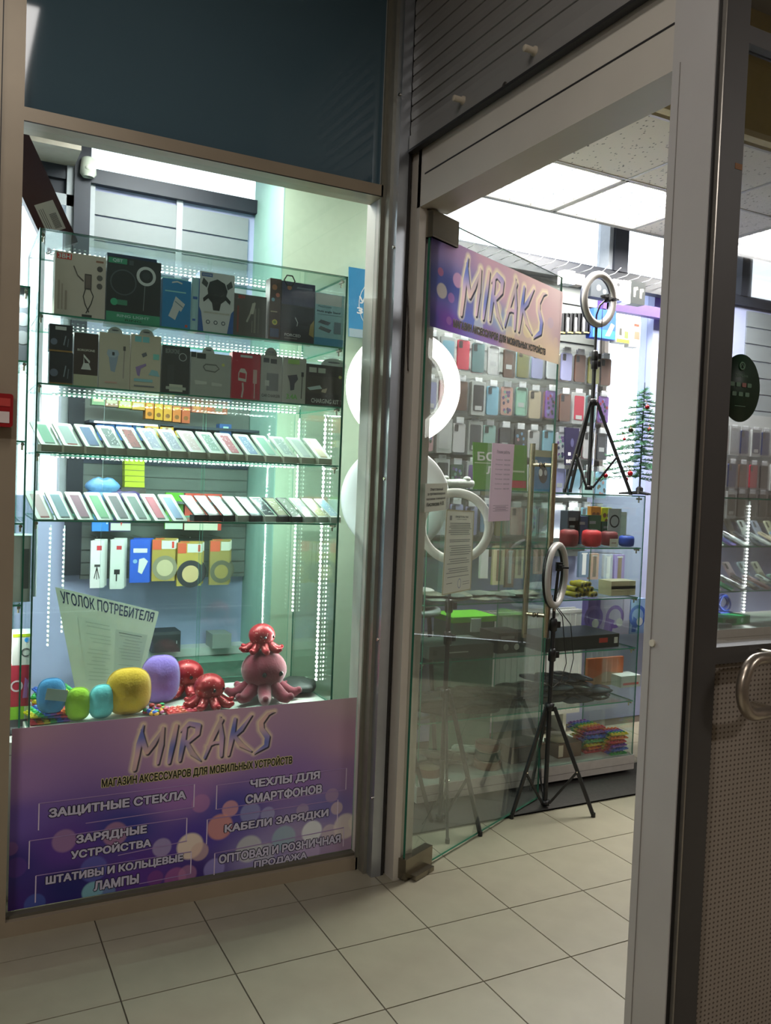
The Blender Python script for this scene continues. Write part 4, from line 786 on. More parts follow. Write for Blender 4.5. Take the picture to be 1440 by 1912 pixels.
def octopus(label, x, y, z, s, col, glit, rz=0, tent=8, full=True):
    t = thing('plush_octopus', label, 'plush toy', (x, y, z), rz, 'plush octopuses'); m = plushmat(col, glit)
    b = MB().ell((0, 0, s*1.02), s*.78, s*.72, s*.66, m, 28, 18); b.build('head', t)
    k = 0
    for i in range(tent):
        a = 2*math.pi*(i+.5)/tent; c, sn = math.cos(a), math.sin(a)
        tm_ = MB(); pts = []; rad = [.30, .30, .27, .22, .15]
        vs = []; path = [(.30, .62), (.58, .40), (.86, .24), (1.06, .22), (1.20, .30)]
        N = 12; fs = []
        for j, (rr, hz) in enumerate(path):
            r_ = rad[j]*s*.78; p0 = path[max(0, j-1)]; p1 = path[min(4, j+1)]; d = Vector(((p1[0]-p0[0])*c, (p1[0]-p0[0])*sn, p1[1]-p0[1])).normalized(); u = Vector((-sn, c, 0)); v = d.cross(u)
            for q_ in range(N): th = 2*math.pi*q_/N; o = Vector((rr*c, rr*sn, max(hz, rad[j]*.78)))*s+u*(r_*math.cos(th))+v*(r_*math.sin(th)); vs.append(tuple(o))
        for j in range(4):
            for q_ in range(N): fs.append((j*N+q_, j*N+(q_+1) % N, (j+1)*N+(q_+1) % N, (j+1)*N+q_))
        tm_.add(vs, fs, m, True); e = Vector((path[4][0]*c, path[4][0]*sn, path[4][1]))*s; tm_.ell(tuple(e), rad[4]*s*.8, rad[4]*s*.8, rad[4]*s*.8, m, 10, 8); tm_.build('tentacle', t)
    for sx in (-1, 1):
        MB().ell((sx*s*.30, -s*.66, s*.98), s*.085, s*.05, s*.085, EYE, 12, 8).build('eye', t)
    return t
pp = at(.46, 490, 1300)
oc1 = octopus('large dark crimson plush octopus with black bead eyes in the middle', pp.x+.01, .48, FZ, .118, '6a1028', False, .12)
octopus('glittery red plush octopus sitting on the large crimson one', pp.x, .49, FZ+.186, .070, 'a01424', True, .35)
pp = at(.46, 392, 1310); octopus('glittery red plush octopus with orange tentacles beside the large crimson one', pp.x-.012, .43, FZ, .078, '9c1020', True, .5)
pp = at(.58, 355, 1300); octopus('glittery red plush octopus farthest left, with a white patch', pp.x, .64, FZ, .085, '9c1020', True, -.4)
def poptoy(label, x, y, z, w, d, cs, rz=0, group='rainbow silicone pop toys', round_=False):
    t = thing('pop_toy', label, 'toy', (x, y, z), rz, group); n = len(cs); h = .012
    for k, c in enumerate(cs):
        m = MB(); x0 = -w/2+w*k/n; x1 = x0+w/n; mt = M(c, .35, 0, .03)
        m.box(x0, x1, -d/2, d/2, 0, h*.5, mt)
        nn = max(1, int(d/.022))
        for j in range(nn): m.ell(((x0+x1)/2, -d/2+d*(j+.5)/nn, h*.5), w/n*.42, .009, h*.6, mt, 10, 6)
        m.build('bubble_row', t)
    return t
RB = ['c81e3c', 'e0701a', 'd8c020', '2f9a4a', '2a5ac0', '7a3aa8']
pr = at(.5, 88, 1340)
for k, (dx, dy, rz) in enumerate(((0, 0, .1), (.012, .02, -.2), (-.01, .0, .25))):
    poptoy(['lowest', 'middle', 'topmost'][k]+' rainbow pop toy under the blue plush', pr.x-.005+dx, .47+dy, FZ+.0005+k*.0135, .13, .13, RB[k:]+RB[:k], rz)
for k in range(5):
    poptoy(['bottom', 'second', 'third', 'fourth', 'top'][k]+' rainbow pop toy in the stack behind the lime plush', pr.x+.03+.006*math.sin(k*2), .64, FZ+.0005+k*.0135, .13, .12, RB[k:]+RB[:k], .3*math.sin(k*1.7))
def heap(label, x, y, z, w, d, h, cs, seed, name='bead_heap', cat='toys'):
    r = random.Random(seed); m = MB()
    for k in range(46):
        u, v = r.uniform(-1, 1), r.uniform(-1, 1)
        if u*u+v*v > 1: continue
        m.ell((u*w, v*d, .006+h*(1-u*u-v*v)*r.random()), .011, .009, .007, M(r.choice(cs), .35, noise=0), 8, 6)
    o = m.build(name, None, (x, y, z)); tag(o, label, cat, kind='stuff')
pp = at(.42, 292, 1330); heap('small heap of bright pink orange and blue bead toys beside the yellow plush', pp.x, .42, FZ, .045, .04, .03, ['c03a3a', 'd88a20', '3a5ac0', 'd06a9a', '2f9a5a', 'b03ab0'], 4)
pp = at(.40, 340, 1335); poptoy('flat coral pink pop toy in front of the red octopuses', pp.x, .42, FZ+.0005, .12, .08, ['d8484c', 'e05858', 'e06a5a', 'd84a60', 'e05060'], .1)
pp = at(.5, 565, 1300)
def net_bag():
    m = MB().ell((0, 0, .028), .075, .10, .028, M('101613', .6, 0, .3, 90), 20, 10, None, lambda d: 1+.12*math.sin(d.x*9)*math.cos(d.y*7)); o = m.build('net_bag', None, (pp.x, .55, FZ)); tag(o, 'flattened black net bag at the right end of the showcase floor', 'bag')
net_bag()
# long brown box leaning on top of the tall showcase
def brown_box():
    a = at(.62, 108, 430); b = at(.62, 20, 240); d = (b-a).normalized(); t = thing('long_brown_box', 'long dark brown box with barcode sticker leaning at the top left of the window', 'box', (0, 0, 0))
    a.z = 2.300; a.x += .02; wv = Vector((d.z, 0, -d.x))*.115; L_ = .48; n = Vector((0, 1, 0))*.05
    p = [a-wv/2, a+wv/2, a+wv/2+d*L_, a-wv/2+d*L_]
    m = MB(); vs = [tuple(v) for v in p]+[tuple(v+n) for v in p]; m.add(vs, [(3, 2, 1, 0), (4, 5, 6, 7), (0, 1, 5, 4), (1, 2, 6, 5), (2, 3, 7, 6), (3, 0, 4, 7)], M('3a1a1c', .35, 0, .08)); m.build('carton', t)
    s = MB(); f = lambda u, v: a+wv*(u-.5)+d*(v*L_)-Vector((0, .0008, 0))
    s.add([tuple(f(*c)) for c in ((.22, .12), (.82, .12), (.82, .34), (.22, .34))], [(0, 1, 2, 3)], M('b9b4ac', .6, noise=0))
    for k in range(14): v = .14+k*.008; s.add([tuple(f(*c)+Vector((0, -.0003, 0))) for c in ((.52, v), (.74, v), (.74, v+.004), (.52, v+.004))], [(0, 1, 2, 3)], M('2a2828', noise=0))
    for k in range(3): u = .28+k*.06; s.add([tuple(f(*c)+Vector((0, -.0003, 0))) for c in ((u, .15), (u+.02, .15), (u+.02, .3), (u, .3))], [(0, 1, 2, 3)], M('6a6662', noise=0))
    s.build('barcode_sticker', t)
brown_box()
# ---- ring lights on tripods
def tripod(t, zt, x=0, y=0, angs=(190, -48, 70), R=.22, hub=.48, z0=0., cmat=BLACK, top=.88):
    m = MB().bar((x, y, z0+.02), (x, y, z0+top), .0105, cmat, 14); m.build('pole', t)
    MB().bar((x, y, z0+top-.02), (x, y, zt), .0075, cmat, 12).bar((x, y, zt-.02), (x, y, zt+.012), .004, CHROME, 8).build('extension_tube', t)
    for z in (hub+.24, min(top-.02, hub+.40)): MB().lathe((x, y, z0+z), [(.013, -.03), (.018, -.025), (.018, .02), (.013, .03)], BLACKM, 14).box(x+.01, x+.036, y-.008, y+.008, z0+z-.014, z0+z+.014, BLACKM).build('height_collar', t)
    MB().lathe((x, y, z0+hub), [(.013, -.02), (.022, -.018), (.022, .014), (.013, .018)], BLACKM, 14).build('leg_hub', t)
    MB().lathe((x, y, z0+.03), [(.013, -.012), (.02, -.012), (.02, .012), (.013, .012)], BLACKM, 14).build('lower_collar', t)
    for a in angs:
        c, s = math.cos(math.radians(a)), math.sin(math.radians(a)); top_ = Vector((x+.022*c, y+.022*s, z0+hub)); ft = Vector((x+R*c, y+R*s, z0+.008)); sd = Vector((-s, c, 0))
        l = MB().flat(top_, ft+(ft-top_).normalized()*-.004, .017, .010, cmat, tuple(sd)).bar(tuple(ft+Vector((0, 0, .012))), (ft.x, ft.y, z0+.0005), .010, BLACKM, 10)
        mid = top_.lerp(ft, .60); l.bar(tuple(mid-sd*.011), tuple(mid+sd*.011), .004, CHROME, 8); l.build('leg', t)
        MB().flat(mid, Vector((x+.02*c, y+.02*s, z0+.03)), .011, .006, cmat, tuple(sd)).build('brace', t)
def ringlamp(t, c, R, rx, nrm, front, back, depth=.014):
    n = Vector(nrm).normalized()
    MB().ring(tuple(Vector(c)+n*.004), R, rx, depth, front, tuple(n), 56, 12).build('ring_diffuser', t)
    MB().ring(tuple(Vector(c)-n*.008), R, rx*1.02, depth*.8, back, tuple(n), 56, 10).build('ring_housing', t)
def phone_clip(t, c, nrm, s=1.):
    n = Vector(nrm).normalized(); u = n.cross(Vector((0, 0, 1))).normalized(); c = Vector(c); z = Vector((0, 0, 1))
    m = MB().flat(c-u*.05*s, c+u*.05*s, .016, .02, BLACKM, tuple(z)).flat(c-u*.055*s-n*.0, c-u*.055*s+n*.03, .03, .008, BLACKM, tuple(z)).flat(c+u*.055*s, c+u*.055*s+n*.03, .03, .008, BLACKM, tuple(z)).flat(c+n*.0-z*.02, c+z*.02, .03, .016, BLACKM, tuple(u))
    m.build('phone_clip', t)
DIFW = M('d6d4ce', .4, 0, .02); DIFG = M('a39f9a', .35, 0, .03)
# floor stand by the doorway
t = thing('ring_light', 'black ring light turned edge-on, on a black floor tripod in the doorway', 'ring light', (2.035, .365, 0), group='ring lights')
tripod(t, .925); nr = (.56, -.83, 0); cc = (0, 0, 1.09); ringlamp(t, cc, .138, .016, nr, DIFG, BLACKM)
phone_clip(t, (0.01, -.01, 1.13), (.9, -.4, 0), .7)
MB().bar((0, 0, .925), (0, 0, .955), .008, CHROME, 10).tube([(0, 0, .955), (.004, -.004, 1.03), (.008, -.006, 1.10), (.01, -.01, 1.13)], .007, BLACKM, 8).build('flex_arm', t)
MB().tube([(.0, -.0, .95), (.04, -.012, .90), (.06, -.012, .78), (.075, -.014, .68), (.05, -.012, .60), (0, -.014, .57), (-.04, -.012, .60), (-.045, -.012, .75), (-.03, -.01, .95), (-.02, -.01, 1.0)], .0022, BLACKM, 6).tube([(.0, -.0, .96), (.09, -.014, .86), (.115, -.016, .70), (.09, -.016, .60), (.03, -.016, .575)], .0022, BLACKM, 6).build('cable', t)
MB().tube([(-.02, .012, .50), (-.035, .012, .30), (-.01, .016, .08), (.06, .05, .01)], .002, BLACKM, 6).build('cable', t)
# on top of the low showcase
t = thing('ring_light', 'grey ring light with phone clip on a black tripod standing on the low showcase', 'ring light', (2.545, .76, 1.4675), group='ring lights')
tripod(t, .87, angs=(196, -40, 76), R=.215, hub=.48, top=.70)
ringlamp(t, (.0, -.01, 1.012), .125, .019, (.22, -.97, -.05), DIFG, M('3a3f4e', .4)); phone_clip(t, (.04, -.03, 1.02), (.25, -.97, 0), .9)
MB().tube([(0, 0, .87), (-.01, -.008, .93), (.0, -.02, .98), (.04, -.03, 1.02)], .005, BLACKM, 8).build('flex_arm', t)
MB().tube([(.02, -.02, 1.0), (.01, -.03, .90), (.02, -.03, .6), (.0, -.035, .4), (-.05, -.06, .15), (-.1, -.09, .09), (-.14, -.09, .02)], .0022, BLACKM, 6).build('cable', t)
# large lit one near the corner
rc = at(.50, 757, 722); vn = (CAM-rc); vn.z *= .4; vn.normalize()
t = thing('ring_light', 'large switched-on ring light glowing white behind the corner frame', 'ring light', (rc.x, .52, 0), group='ring lights')
tripod(t, rc.z-.25, angs=(200, -30, 80), R=.2, top=1.2, hub=.6)
MB().ring((0, 0, rc.z), .213, .034, .012, M((1, .96, .90), emit=5.5), tuple(vn), 64, 14).build('ring_diffuser', t)
MB().ring(tuple(Vector((0, 0, rc.z))-vn*.016), .213, .035, .012, WHITE, tuple(vn), 64, 10).build('ring_housing', t)
# second, switched off, below it
rc2 = at(.70, 738, 932); vn2 = (CAM-rc2); vn2.z = 0; vn2.normalize()
t = thing('ring_light', 'large switched-off white ring light below the glowing one', 'ring light', (rc2.x, .80, 0), group='ring lights')
tripod(t, rc2.z-.24, angs=(150, -90, 30), R=.2, top=1.0, hub=.6)
MB().ring((0, -.10, rc2.z), .205, .044, .014, M('dedee0', .35, 0, .02), tuple(vn2), 64, 14).build('ring_diffuser', t); MB().ring(tuple(Vector((0, -.10, rc2.z))-vn2*.018), .205, .043, .014, WHITE, tuple(vn2), 64, 10).build('ring_housing', t)
# third, medium white, behind the door glass
rc3 = at(.33, 850, 983); vn3 = (CAM-rc3); vn3.z = 0; vn3.normalize()
t = thing('ring_light', 'medium white ring light behind the papers on the glass door', 'ring light', (rc3.x+.03, .40, 0), group='ring lights')
tripod(t, rc3.z-.17, angs=(-112, -62, 60), R=.2, top=.98, hub=.58, cmat=M('2c2c2e', .5))
MB().ring((-.03, -.07, rc3.z), .143, .0185, .011, DIFW, tuple(vn3), 56, 12).build('ring_diffuser', t); MB().ring(tuple(Vector((-.03, -.07, rc3.z))-vn3*.012), .143, .019, .011, WHITE, tuple(vn3), 56, 10).build('ring_housing', t)
MB().tube([(-.015, -.02, 1.05), (-.03, -.035, .8), (-.025, -.04, .45), (-.03, -.05, .30)], .0022, BLACKM, 6).box(-.037, -.023, -.056, -.044, .22, .30, BLACKM).tube([(-.03, -.05, .22), (-.05, -.06, .14), (-.10, -.02, .02)], .0022, BLACKM, 6).build('inline_switch_cable', t)

# ---- peg wall with hanging packs
PB0, PB1 = 1.36, 3.10
pb = thing('peg_wall', 'grey slotted peg wall hung with phone cases behind the showcases', 'display wall', (0, 1.35, 0))
MB().box(PB0, PB1, .06, .085, .62+.45, 2.80, M('767b78', .6, 0, .05, 5)).build('board', pb)
m = MB()
for k in range(15): m.box(PB0, PB1, .052, .06, 1.12+k*.1145, 1.122+k*.1145, M('4c504e'))
tag(m.build('slot_groove', pb), kind='stuff')
MB().box(PB0, 3.9, -.02, .05, 2.74, 2.83, M('1a1e26', .5)).box(3.10, 3.9, .0, .05, 2.60, 2.665, M('5a3f8a', .5)).box(3.13, 3.16, .0, .05, 1.5, 2.74, M('74706c', .5)).build('top_rail', pb)
hk = MB().tube([(0, 0, 0), (0, -.12, .004), (0, -.17, .028)], .0022, M('e4e6e6', .3, .3), 6); p = None
for k in range(26):
    if p is None: p = o = hk.build('peg_hook', pb)
    else: o = p.copy(); C.objects.link(o)
    o.location = (PB0+.04+k*.092, -.02, 2.775)
def phone_pack(style):
    t = thing('phone_case_pack', '', 'phone case'); return t
palette = [('black', '1b1c20'), ('dark grey', '3e4248'), ('teal grey', '4f6e70'), ('lavender', '8c8fd0'), ('pink', 'c08a90'), ('pale grey', 'a9adb0'), ('clear silver', 'b4bcc0'), ('crimson', 'a8243c'), ('navy blue', '26335c'), ('mint', '8fc0ac'), ('sky blue', '6f9fc4'), ('beige', 'b5a58c'), ('brown', '5a4034'), ('white', 'd0d2d2'), ('purple', '6c4a8c'), ('olive', '6a6a3c'), ('rose gold', 'b98a80'), ('dark green', '2f4a3c')]
_pk = {}
def case_pack(loc, colname, col, label, group, kind=0, s=1., rz=0):
    k = (colname, kind)
    if k in _pk:
        o = dup(_pk[k], loc, rz, label); o['group'] = group; return o
    t = thing('phone_case_pack', label, 'phone case', loc, rz, group); w, h = .078, .158
    if kind == 0:      # case with camera opening, in a clear sleeve with hang tab
        MB().prism(rrect(-w/2, w/2, -h, 0, .011), -.010, 0, M(lift(col, 1.6), .4, 0, .05)).build('phone_case', t)
        MB().prism(rrect(-w/2+.007, -w/2+.03, -.045, -.007, .005, 3), -.0118, -.010, M('15161a', .3)).build('camera_opening', t)
    elif kind == 1:    # clear case with thin frame
        n = rrect(-w/2, w/2, -h, 0, .011); i_ = rrect(-w/2+.005, w/2-.005, -h+.005, -.005, .008); N = len(n)
        vs = [(x, -.010, z) for x, z in n]+[(x, -.010, z) for x, z in i_]+[(x, 0, z) for x, z in n]; fs = [(k_, (k_+1) % N, N+(k_+1) % N, N+k_) for k_ in range(N)]+[(k_, 2*N+k_, 2*N+(k_+1) % N, (k_+1) % N) for k_ in range(N)]
        MB().add(vs, fs, M(col, .35)).build('phone_case', t); MB().box(-w/2+.005, w/2-.005, -.005, -.004, -h+.005, -.005, M(lift(col, 1.3), .35, 0, .08, 60)).build('backing_card', t)
        MB().box(-.02, .02, -.0062, -.0055, -.11, -.085, M('c8cccc', noise=0)).build('price_label', t)
    elif kind == 2:    # boxed case with window card
        MB().prism(rrect(-w/2-.006, w/2+.006, -h-.015, .012, .004, 2), -.018, 0, M('c2c6c4', .4)).build('carton', t)
        MB().prism(rrect(-w/2+.004, w/2-.004, -h+.008, -.008, .008), -.0195, -.018, M(lift(col, 1.6), .4, 0, .05)).build('phone_case', t)
        MB().box(-.022, .022, -.0205, -.0195, -.145, -.122, M('d8d8d6', noise=0)).build('price_label', t)
    else:              # patterned
        m = MB().prism(rrect(-w/2, w/2, -h, 0, .011), -.010, 0, M(lift(col, 1.6), .4, 0, .05)); m.build('phone_case', t); p = MB(); r = random.Random(hash(colname) % 99 if False else len(colname)*7)
        cs = [palette[r.randrange(len(palette))][1] for _ in range(4)]
        for j in range(16): x, z = (r.random()-.5)*w*.7, -.02-r.random()*h*.78; p.prism([(x+.008*math.cos(a), z+.010*math.sin(a)) for a in [2*math.pi*q/7 for q in range(7)]], -.0105-.0001*j, -.010, M(cs[j % 4], .4, noise=0))
        tag(p.build('printed_pattern', t), kind='stuff')
    MB().box(-w/2-.007, w/2+.007, -.022, -.0215, -h-.012, .024, SLV).build('clear_sleeve', t)
    MB().box(-.024, .024, -.014, -.012, .0, .034, M('c9cdd0', .3)).build('hang_tab', t)
    _pk[k] = t; return t
rr = random.Random(21); ordn = ['first', 'second', 'third', 'fourth', 'fifth', 'sixth', 'seventh', 'eighth', 'ninth', 'tenth', 'eleventh', 'twelfth', 'thirteenth', 'fourteenth', 'fifteenth', 'sixteenth', 'seventeenth', 'eighteenth']
rows = [(2.265, 'top'), (2.045, 'second'), (1.825, 'third'), (1.60, 'fourth'), (1.375, 'fifth')]
PX = {}
for ri, (z, rn) in enumerate(rows):
    n = 17
    for k in range(n):
        x = PB0+.055+k*.1015
        if x > PB1-.02: continue
        cn, cc_ = palette[rr.randrange(len(palette))]; kd = rr.choice((0, 0, 1, 2, 3))
        if ri == 1 and k == 14: cn, cc_, kd = 'crimson', 'b02a40', 2
        if ri == 0 and k == 13: cn, cc_, kd = 'lavender', '8c8fd0', 0
        dz = rr.uniform(-.012, .012); g = f'phone cases on the {rn} case row of the peg wall'
        case_pack((x, 1.235+rr.uniform(-.01, .01), z+dz), cn, cc_, f'{cn} phone case pack, {ordn[k]} from the left in the {rn} case row', g, kd, rz=rr.uniform(-.06, .06))
        if rr.random() < .8: case_pack((x+.022, 1.275, z+dz), *palette[rr.randrange(len(palette))], f'phone case pack behind the {ordn[k]} front one, {rn} case row', g, kd, rz=rr.uniform(-.05, .05))
m = MB()
for px, py in ((931, 1018), (952, 1022), (970, 1018), (905, 1020), (1007, 1016), (1091, 1028), (1110, 1032), (1136, 1034), (1157, 1034)): a = at(1.2, px, py); m.bar((a.x, -.17, a.z), (a.x, .05, a.z-.006), .0018, CHROME, 6)
for ri, (z, rn) in enumerate(rows):
    for k in range(17): x = PB0+.055+k*.1015; m.bar((x, .05, z+.028), (x, -.15, z+.032), .0018, CHROME, 6)
for o_ in [m.build('peg_wire', pb)]: tag(o_, kind='stuff')
# top rows of small boxes
def small_boxes(z1, spec, y, group, row):
    for k, (px0, px1, py0, py1, col, it, nm) in enumerate(spec):
        carton('small_box', nm, 'box', px0, py0, px1, py1, y, .06, col, it, group)
small_boxes(0, [(1054, 1074, 505, 530, 'c9c7bf', [('l', [(.4, .6), (.55, .3)], .1, '2a2a2c'), ('r', .1, .85, .9, .95, 'a8b0b4')], 'white box with a small black mark, leftmost on the top hooks'),
    (1075, 1092, 512, 532, '8a8078', [('r', .3, .2, .7, .8, '5a5048')], 'grey brown box beside the white one on the top hooks'),
    (1104, 1140, 520, 556, '22262a', [('c', .4, .5, .15, '9aa4a4'), ('c', .7, .35, .12, '6a7474')], 'black box seen through the upper ring light'),
    (1146, 1163, 522, 560, 'c4c2ba', [('c', .5, .75, .1, '2a2a2c'), ('r', .3, .2, .7, .3, '8a8a88')], 'white box with a black dot right of the upper ring light'),
    (1164, 1178, 524, 566, 'b8b8b4', [('r', .3, .2, .7, .8, '8a8f92')], 'narrow pale box beside the black earphone box'),
    (1178, 1205, 526, 568, '1c2020', [('p', [(.2, .3), (.32, .3), (.36, .6), (.5, .64), (.46, .76), (.2, .72)], 'b5a890'), ('p', [(.64, .28), (.76, .28), (.78, .56), (.9, .6), (.86, .72), (.62, .68)], 'b5a890')], 'black box with two earphone pictures, rightmost on the top hooks')], 1.12, 'small boxes on the top hooks', 'top')
sb = []
for k in range(8): sb.append((1046+k*7.5, 1056+k*7.5, 585, 622, '17181a', [('r', .5, .1, .9, .8, 'b0b4b4')] if k % 2 else [('r', 0, 0, 1, .06, 'c0a050')], f'slim black box, {ordn[k]} from the left in the row under the upper hooks'))
small_boxes(0, sb, 1.14, 'slim black boxes on the upper hooks', 'b')
small_boxes(0, [(1108, 1150, 578, 632, '2040a8', [('r', 0, 0, 1, .3, '2a5ac0'), ('p', [(.55, .1), (.75, .1), (.95, .5), (.8, .56)], 'b8c4d8')], 'blue box with white plug picture below the upper ring light'),
    (1152, 1176, 596, 640, 'c6c8bc', [('r', .2, .3, .4, .6, '3a3a34'), ('r', .6, .2, .9, .5, '5a9a3a'), ('r', 0, 0, 1, .15, 'd0b030')], 'white box with green and yellow print right of the blue box'),
    (1180, 1196, 600, 648, 'd0c0b4', [('r', .3, .3, .9, .6, 'b05a4a'), ('r', .2, .8, .8, .9, 'c0392b')], 'white and orange box hanging at the right end of the peg wall')], 1.12, 'boxes in the second hook row', 'b')
# long strap packs hanging low
for k, (px0, px1, py0, py1, c1, nm) in enumerate(((921, 942, 1020, 1092, 'a8a084', 'cream'), (945, 960, 1024, 1097, '8a6a58', 'brown'), (963, 978, 1020, 1080, 'b0a890', 'pale sand'), (898, 912, 1022, 1080, 'b9bdb8', 'white'), (1000, 1014, 1018, 1072, 'b08a84', 'rose'), (1082, 1100, 1030, 1078, '4a5a6c', 'slate'), (1102, 1118, 1034, 1082, 'b08a7c', 'salmon'), (1128, 1144, 1036, 1088, '8a8f9c', 'grey'), (1148, 1166, 1036, 1090, '7a6a9c', 'violet'))):
    carton('strap_box', f'long {nm} strap pack hanging low behind the low showcase glass', 'strap', px0, py0, px1, py1, 1.20, .02, c1, [('r', .3, .1, .7, .9, 'c8c0b0' if k % 2 else '6a5a4c'), ('r', .2, .9, .8, .95, 'd0d0c8')], 'long strap packs below the phone cases')

# ---- blue sign, green sign, white roll on or above the showcases
q = [at(1.0, 652, 628), at(1.0, 745, 640), at(1.0, 745, 512), at(1.0, 652, 498)]
q[1].z = q[0].z; q[3].z = q[2].z = q[3].z
o = sheet('blue_sign', 'blue hanging sign with a white arc beside the pale column', 'sign', q, M('1d7fb0', .5), [('o', .56, .48, .36, .372, 'd0e0e8'), ('t', 'УС', .20, .50, .48, .60, 'd8e4ea', .03), ('t', '3Д', .16, .33, .50, .44, 'd8e4ea', .03), ('r', 0, 0, 1, .12, '8fa0a8')], .006)
q = [at(.86, 884, 922), at(.86, 984, 926), at(.86, 984, 832), at(.86, 884, 828)]; q[1].z = q[0].z = 1.468; q[3].z = q[2].z
sheet('green_sign', 'green sign with white lettering standing on the low showcase', 'sign', q, M('4c8a2a', .5), [('t', 'БО', .08, .62, .40, .80, 'd8e0cc', .03), ('r', .02, .56, .7, .575, 'c8d4b8'), ('t', 'Л', .24, .34, .38, .50, 'd8e0cc', .03), ('r', .7, .40, .95, .44, 'a8b898'), ('r', .45, .06, .98, .22, 'a8283a')], .006)
q = [at(.84, 992, 920), at(.84, 1030, 921), at(.84, 1030, 842), at(.84, 992, 840)]; q[1].z = q[0].z = 1.468; q[3].z = q[2].z
sheet('blue_card', 'blue card with a dark round picture behind the bar handles', 'card', q, M('2a70a0', .5), [('c', .58, .42, .22, '20242a'), ('c', .46, .46, .09, 'c8ccc8'), ('c', .7, .46, .07, '9aa0a0'), ('t', '99', .06, .66, .3, .76, 'c8d4dc', .03), ('r', 0, .84, 1, 1, '8a8a70')], .004)
a = at(.78, 826, 898); b = at(.78, 896, 905)
m = MB().lathe((0, 0, 0), [(.002, 0), (.022, 0), (.024, .01), (.018, .05), (.022, .10), (.021, .15), (.017, .175), (.002, .18)], M('c4ccc6', .5, 0, .1, 30), 20, 'x').ell((.02, .0, .022), .016, .016, .014, M('c4ccc6', .5)).ell((.14, .0, .022), .02, .018, .014, M('c4ccc6', .5))
o = m.build('wrapped_roll', None, (a.x, .78, 1.468+.0255)); tag(o, 'white wrapped roll lying on the low showcase behind the ring light', 'roll')
q = [at(1.16, 1056, 868), at(1.16, 1080, 868), at(1.16, 1082, 800), at(1.16, 1056, 798)]
sheet('best_pack', 'dark purple pack printed BEST left of the tripod', 'pack', q, M('2e2a44', .45), [('t', 'BEST', .06, .05, .8, .14, 'd8d8e0', .04), ('r', .2, .25, .4, .34, 'c8c8d0'), ('c', .5, .6, .12, '4a4a6c')], .012)
# ---- small christmas tree
def xmas():
    bx = at(.80, 1197, 912); t = thing('christmas_tree', 'small artificial christmas tree with red baubles beside the upper tripod', 'tree', (bx.x-.01, .80, 1.468))
    MB().bar((0, 0, .012), (.0, 0, .62), .006, M('1d2a22', .7), 8, .002).build('trunk', t)
    b = MB()
    for a in (10, 130, 250):
        c, s = math.cos(math.radians(a)), math.sin(math.radians(a)); b.flat((0, 0, .012), (.11*c, .11*s, .006), .035, .006, M('16191a', .5), (0, 0, 1)) if False else b.bar((0, 0, .014), (.11*c, .11*s, .006), .011, M('16191a', .5), 8, .005)
    b.lathe((0, 0, .018), [(.02, -.012), (.02, .02), (.009, .03)], M('16191a', .5), 12); b.build('stand', t)
    r = random.Random(5); G = [M('1f5a38', .7, noise=0), M('2f7048', .7, noise=0), M('174a30', .7, noise=0)]; fo = MB(); bt = []
    for k in range(56):
        h = .09+.50*(k/56)**.9; L = .235*(1-(h-.09)/.50)**.8+.012 if h < .58 else .014; a = k*2.4; c, s = math.cos(a), math.sin(a); drop = -.12*L
        for j in range(int(30+L*800)):
            u = r.random(); p = Vector((c*L*u, s*L*u, h+drop*u*u)); d = Vector((c*.5+r.uniform(-1, 1), s*.5+r.uniform(-1, 1), r.uniform(-.3, 1))).normalized()*.028; w_ = d.orthogonal().normalized()*.0022
            fo.add([tuple(p-w_), tuple(p+w_), tuple(p+d)], [(0, 1, 2)], G[j % 3])
        fo.bar((0, 0, h), (c*L, s*L, h+drop), .0015, G[2], 4)
        bt.append((c*L, s*L, h+drop))
    tag(fo.build('needles', t), kind='stuff')
    for px, py, rad, col in ((1131, 888, .0125, 'b01824'), (1177, 884, .0145, 'b01824'), (1169, 895, .012, 'a01420'), (1166, 820, .008, 'a81820'), (1178, 803, .014, '30301c'), (1209, 760, .012, '8a1420'), (1213, 802, .012, '7a1a20')):
        q_ = at(.72, px, py); l = (q_.x-t.location.x, -.08, q_.z-t.location.z); m = MB().ell(l, rad, rad, rad, M(col, .12, .2, 0), 16, 10).bar((l[0], l[1], l[2]+rad), (l[0], l[1], l[2]+rad+.006), .003, M('c8a040', .3, .8), 8).bar((l[0], l[1], l[2]+rad+.006), (l[0], l[1]+.02, l[2]+rad+.026), .0006, M('c8a040', .3), 4); m.build('bauble', t)
xmas()

# ---- contents of the low showcase
def barrel(label, px, py1, y, r_, h_, col, zs, dark='161616'):
    p = at(y, px, py1); t = thing('portable_speaker', label, 'speaker', (p.x, y, zs), 0, 'round portable speakers')
    MB().lathe((0, 0, 0), [(r_*.6, .0), (r_*.92, h_*.08), (r_, h_*.3), (r_, h_*.7), (r_*.92, h_*.92), (r_*.6, h_)], M(col, .6, 0, .12, 120), 26).build('grille', t)
    MB().lathe((0, 0, h_), [(r_*.58, 0), (r_*.5, .003), (.001, .003)], M(dark, .3), 20).build('control_disc', t); return t
z = BS[0]+.0008
barrel('dark red round speaker with black edge at the left of the speaker shelf', 1062, 1015, .68, .048, .086, '7a1820', z)
barrel('bright red round speaker in front on the speaker shelf', 1104, 1020, .66, .050, .086, 'b81e28', z)
barrel('dark maroon round speaker behind the price card', 1137, 1015, .72, .046, .076, '6a1a24', z)
barrel('glossy blue round speaker at the right of the speaker shelf', 1170, 1012, .66, .040, .058, '1c3c9c', z)
carton('price_card', 'small cream price card in front of the speakers', 'card', 1139, 1006, 1154, 1019, .615, .001, 'b8b0a4', [('r', .2, .42, .8, .58, '8a7a74')], None, z)
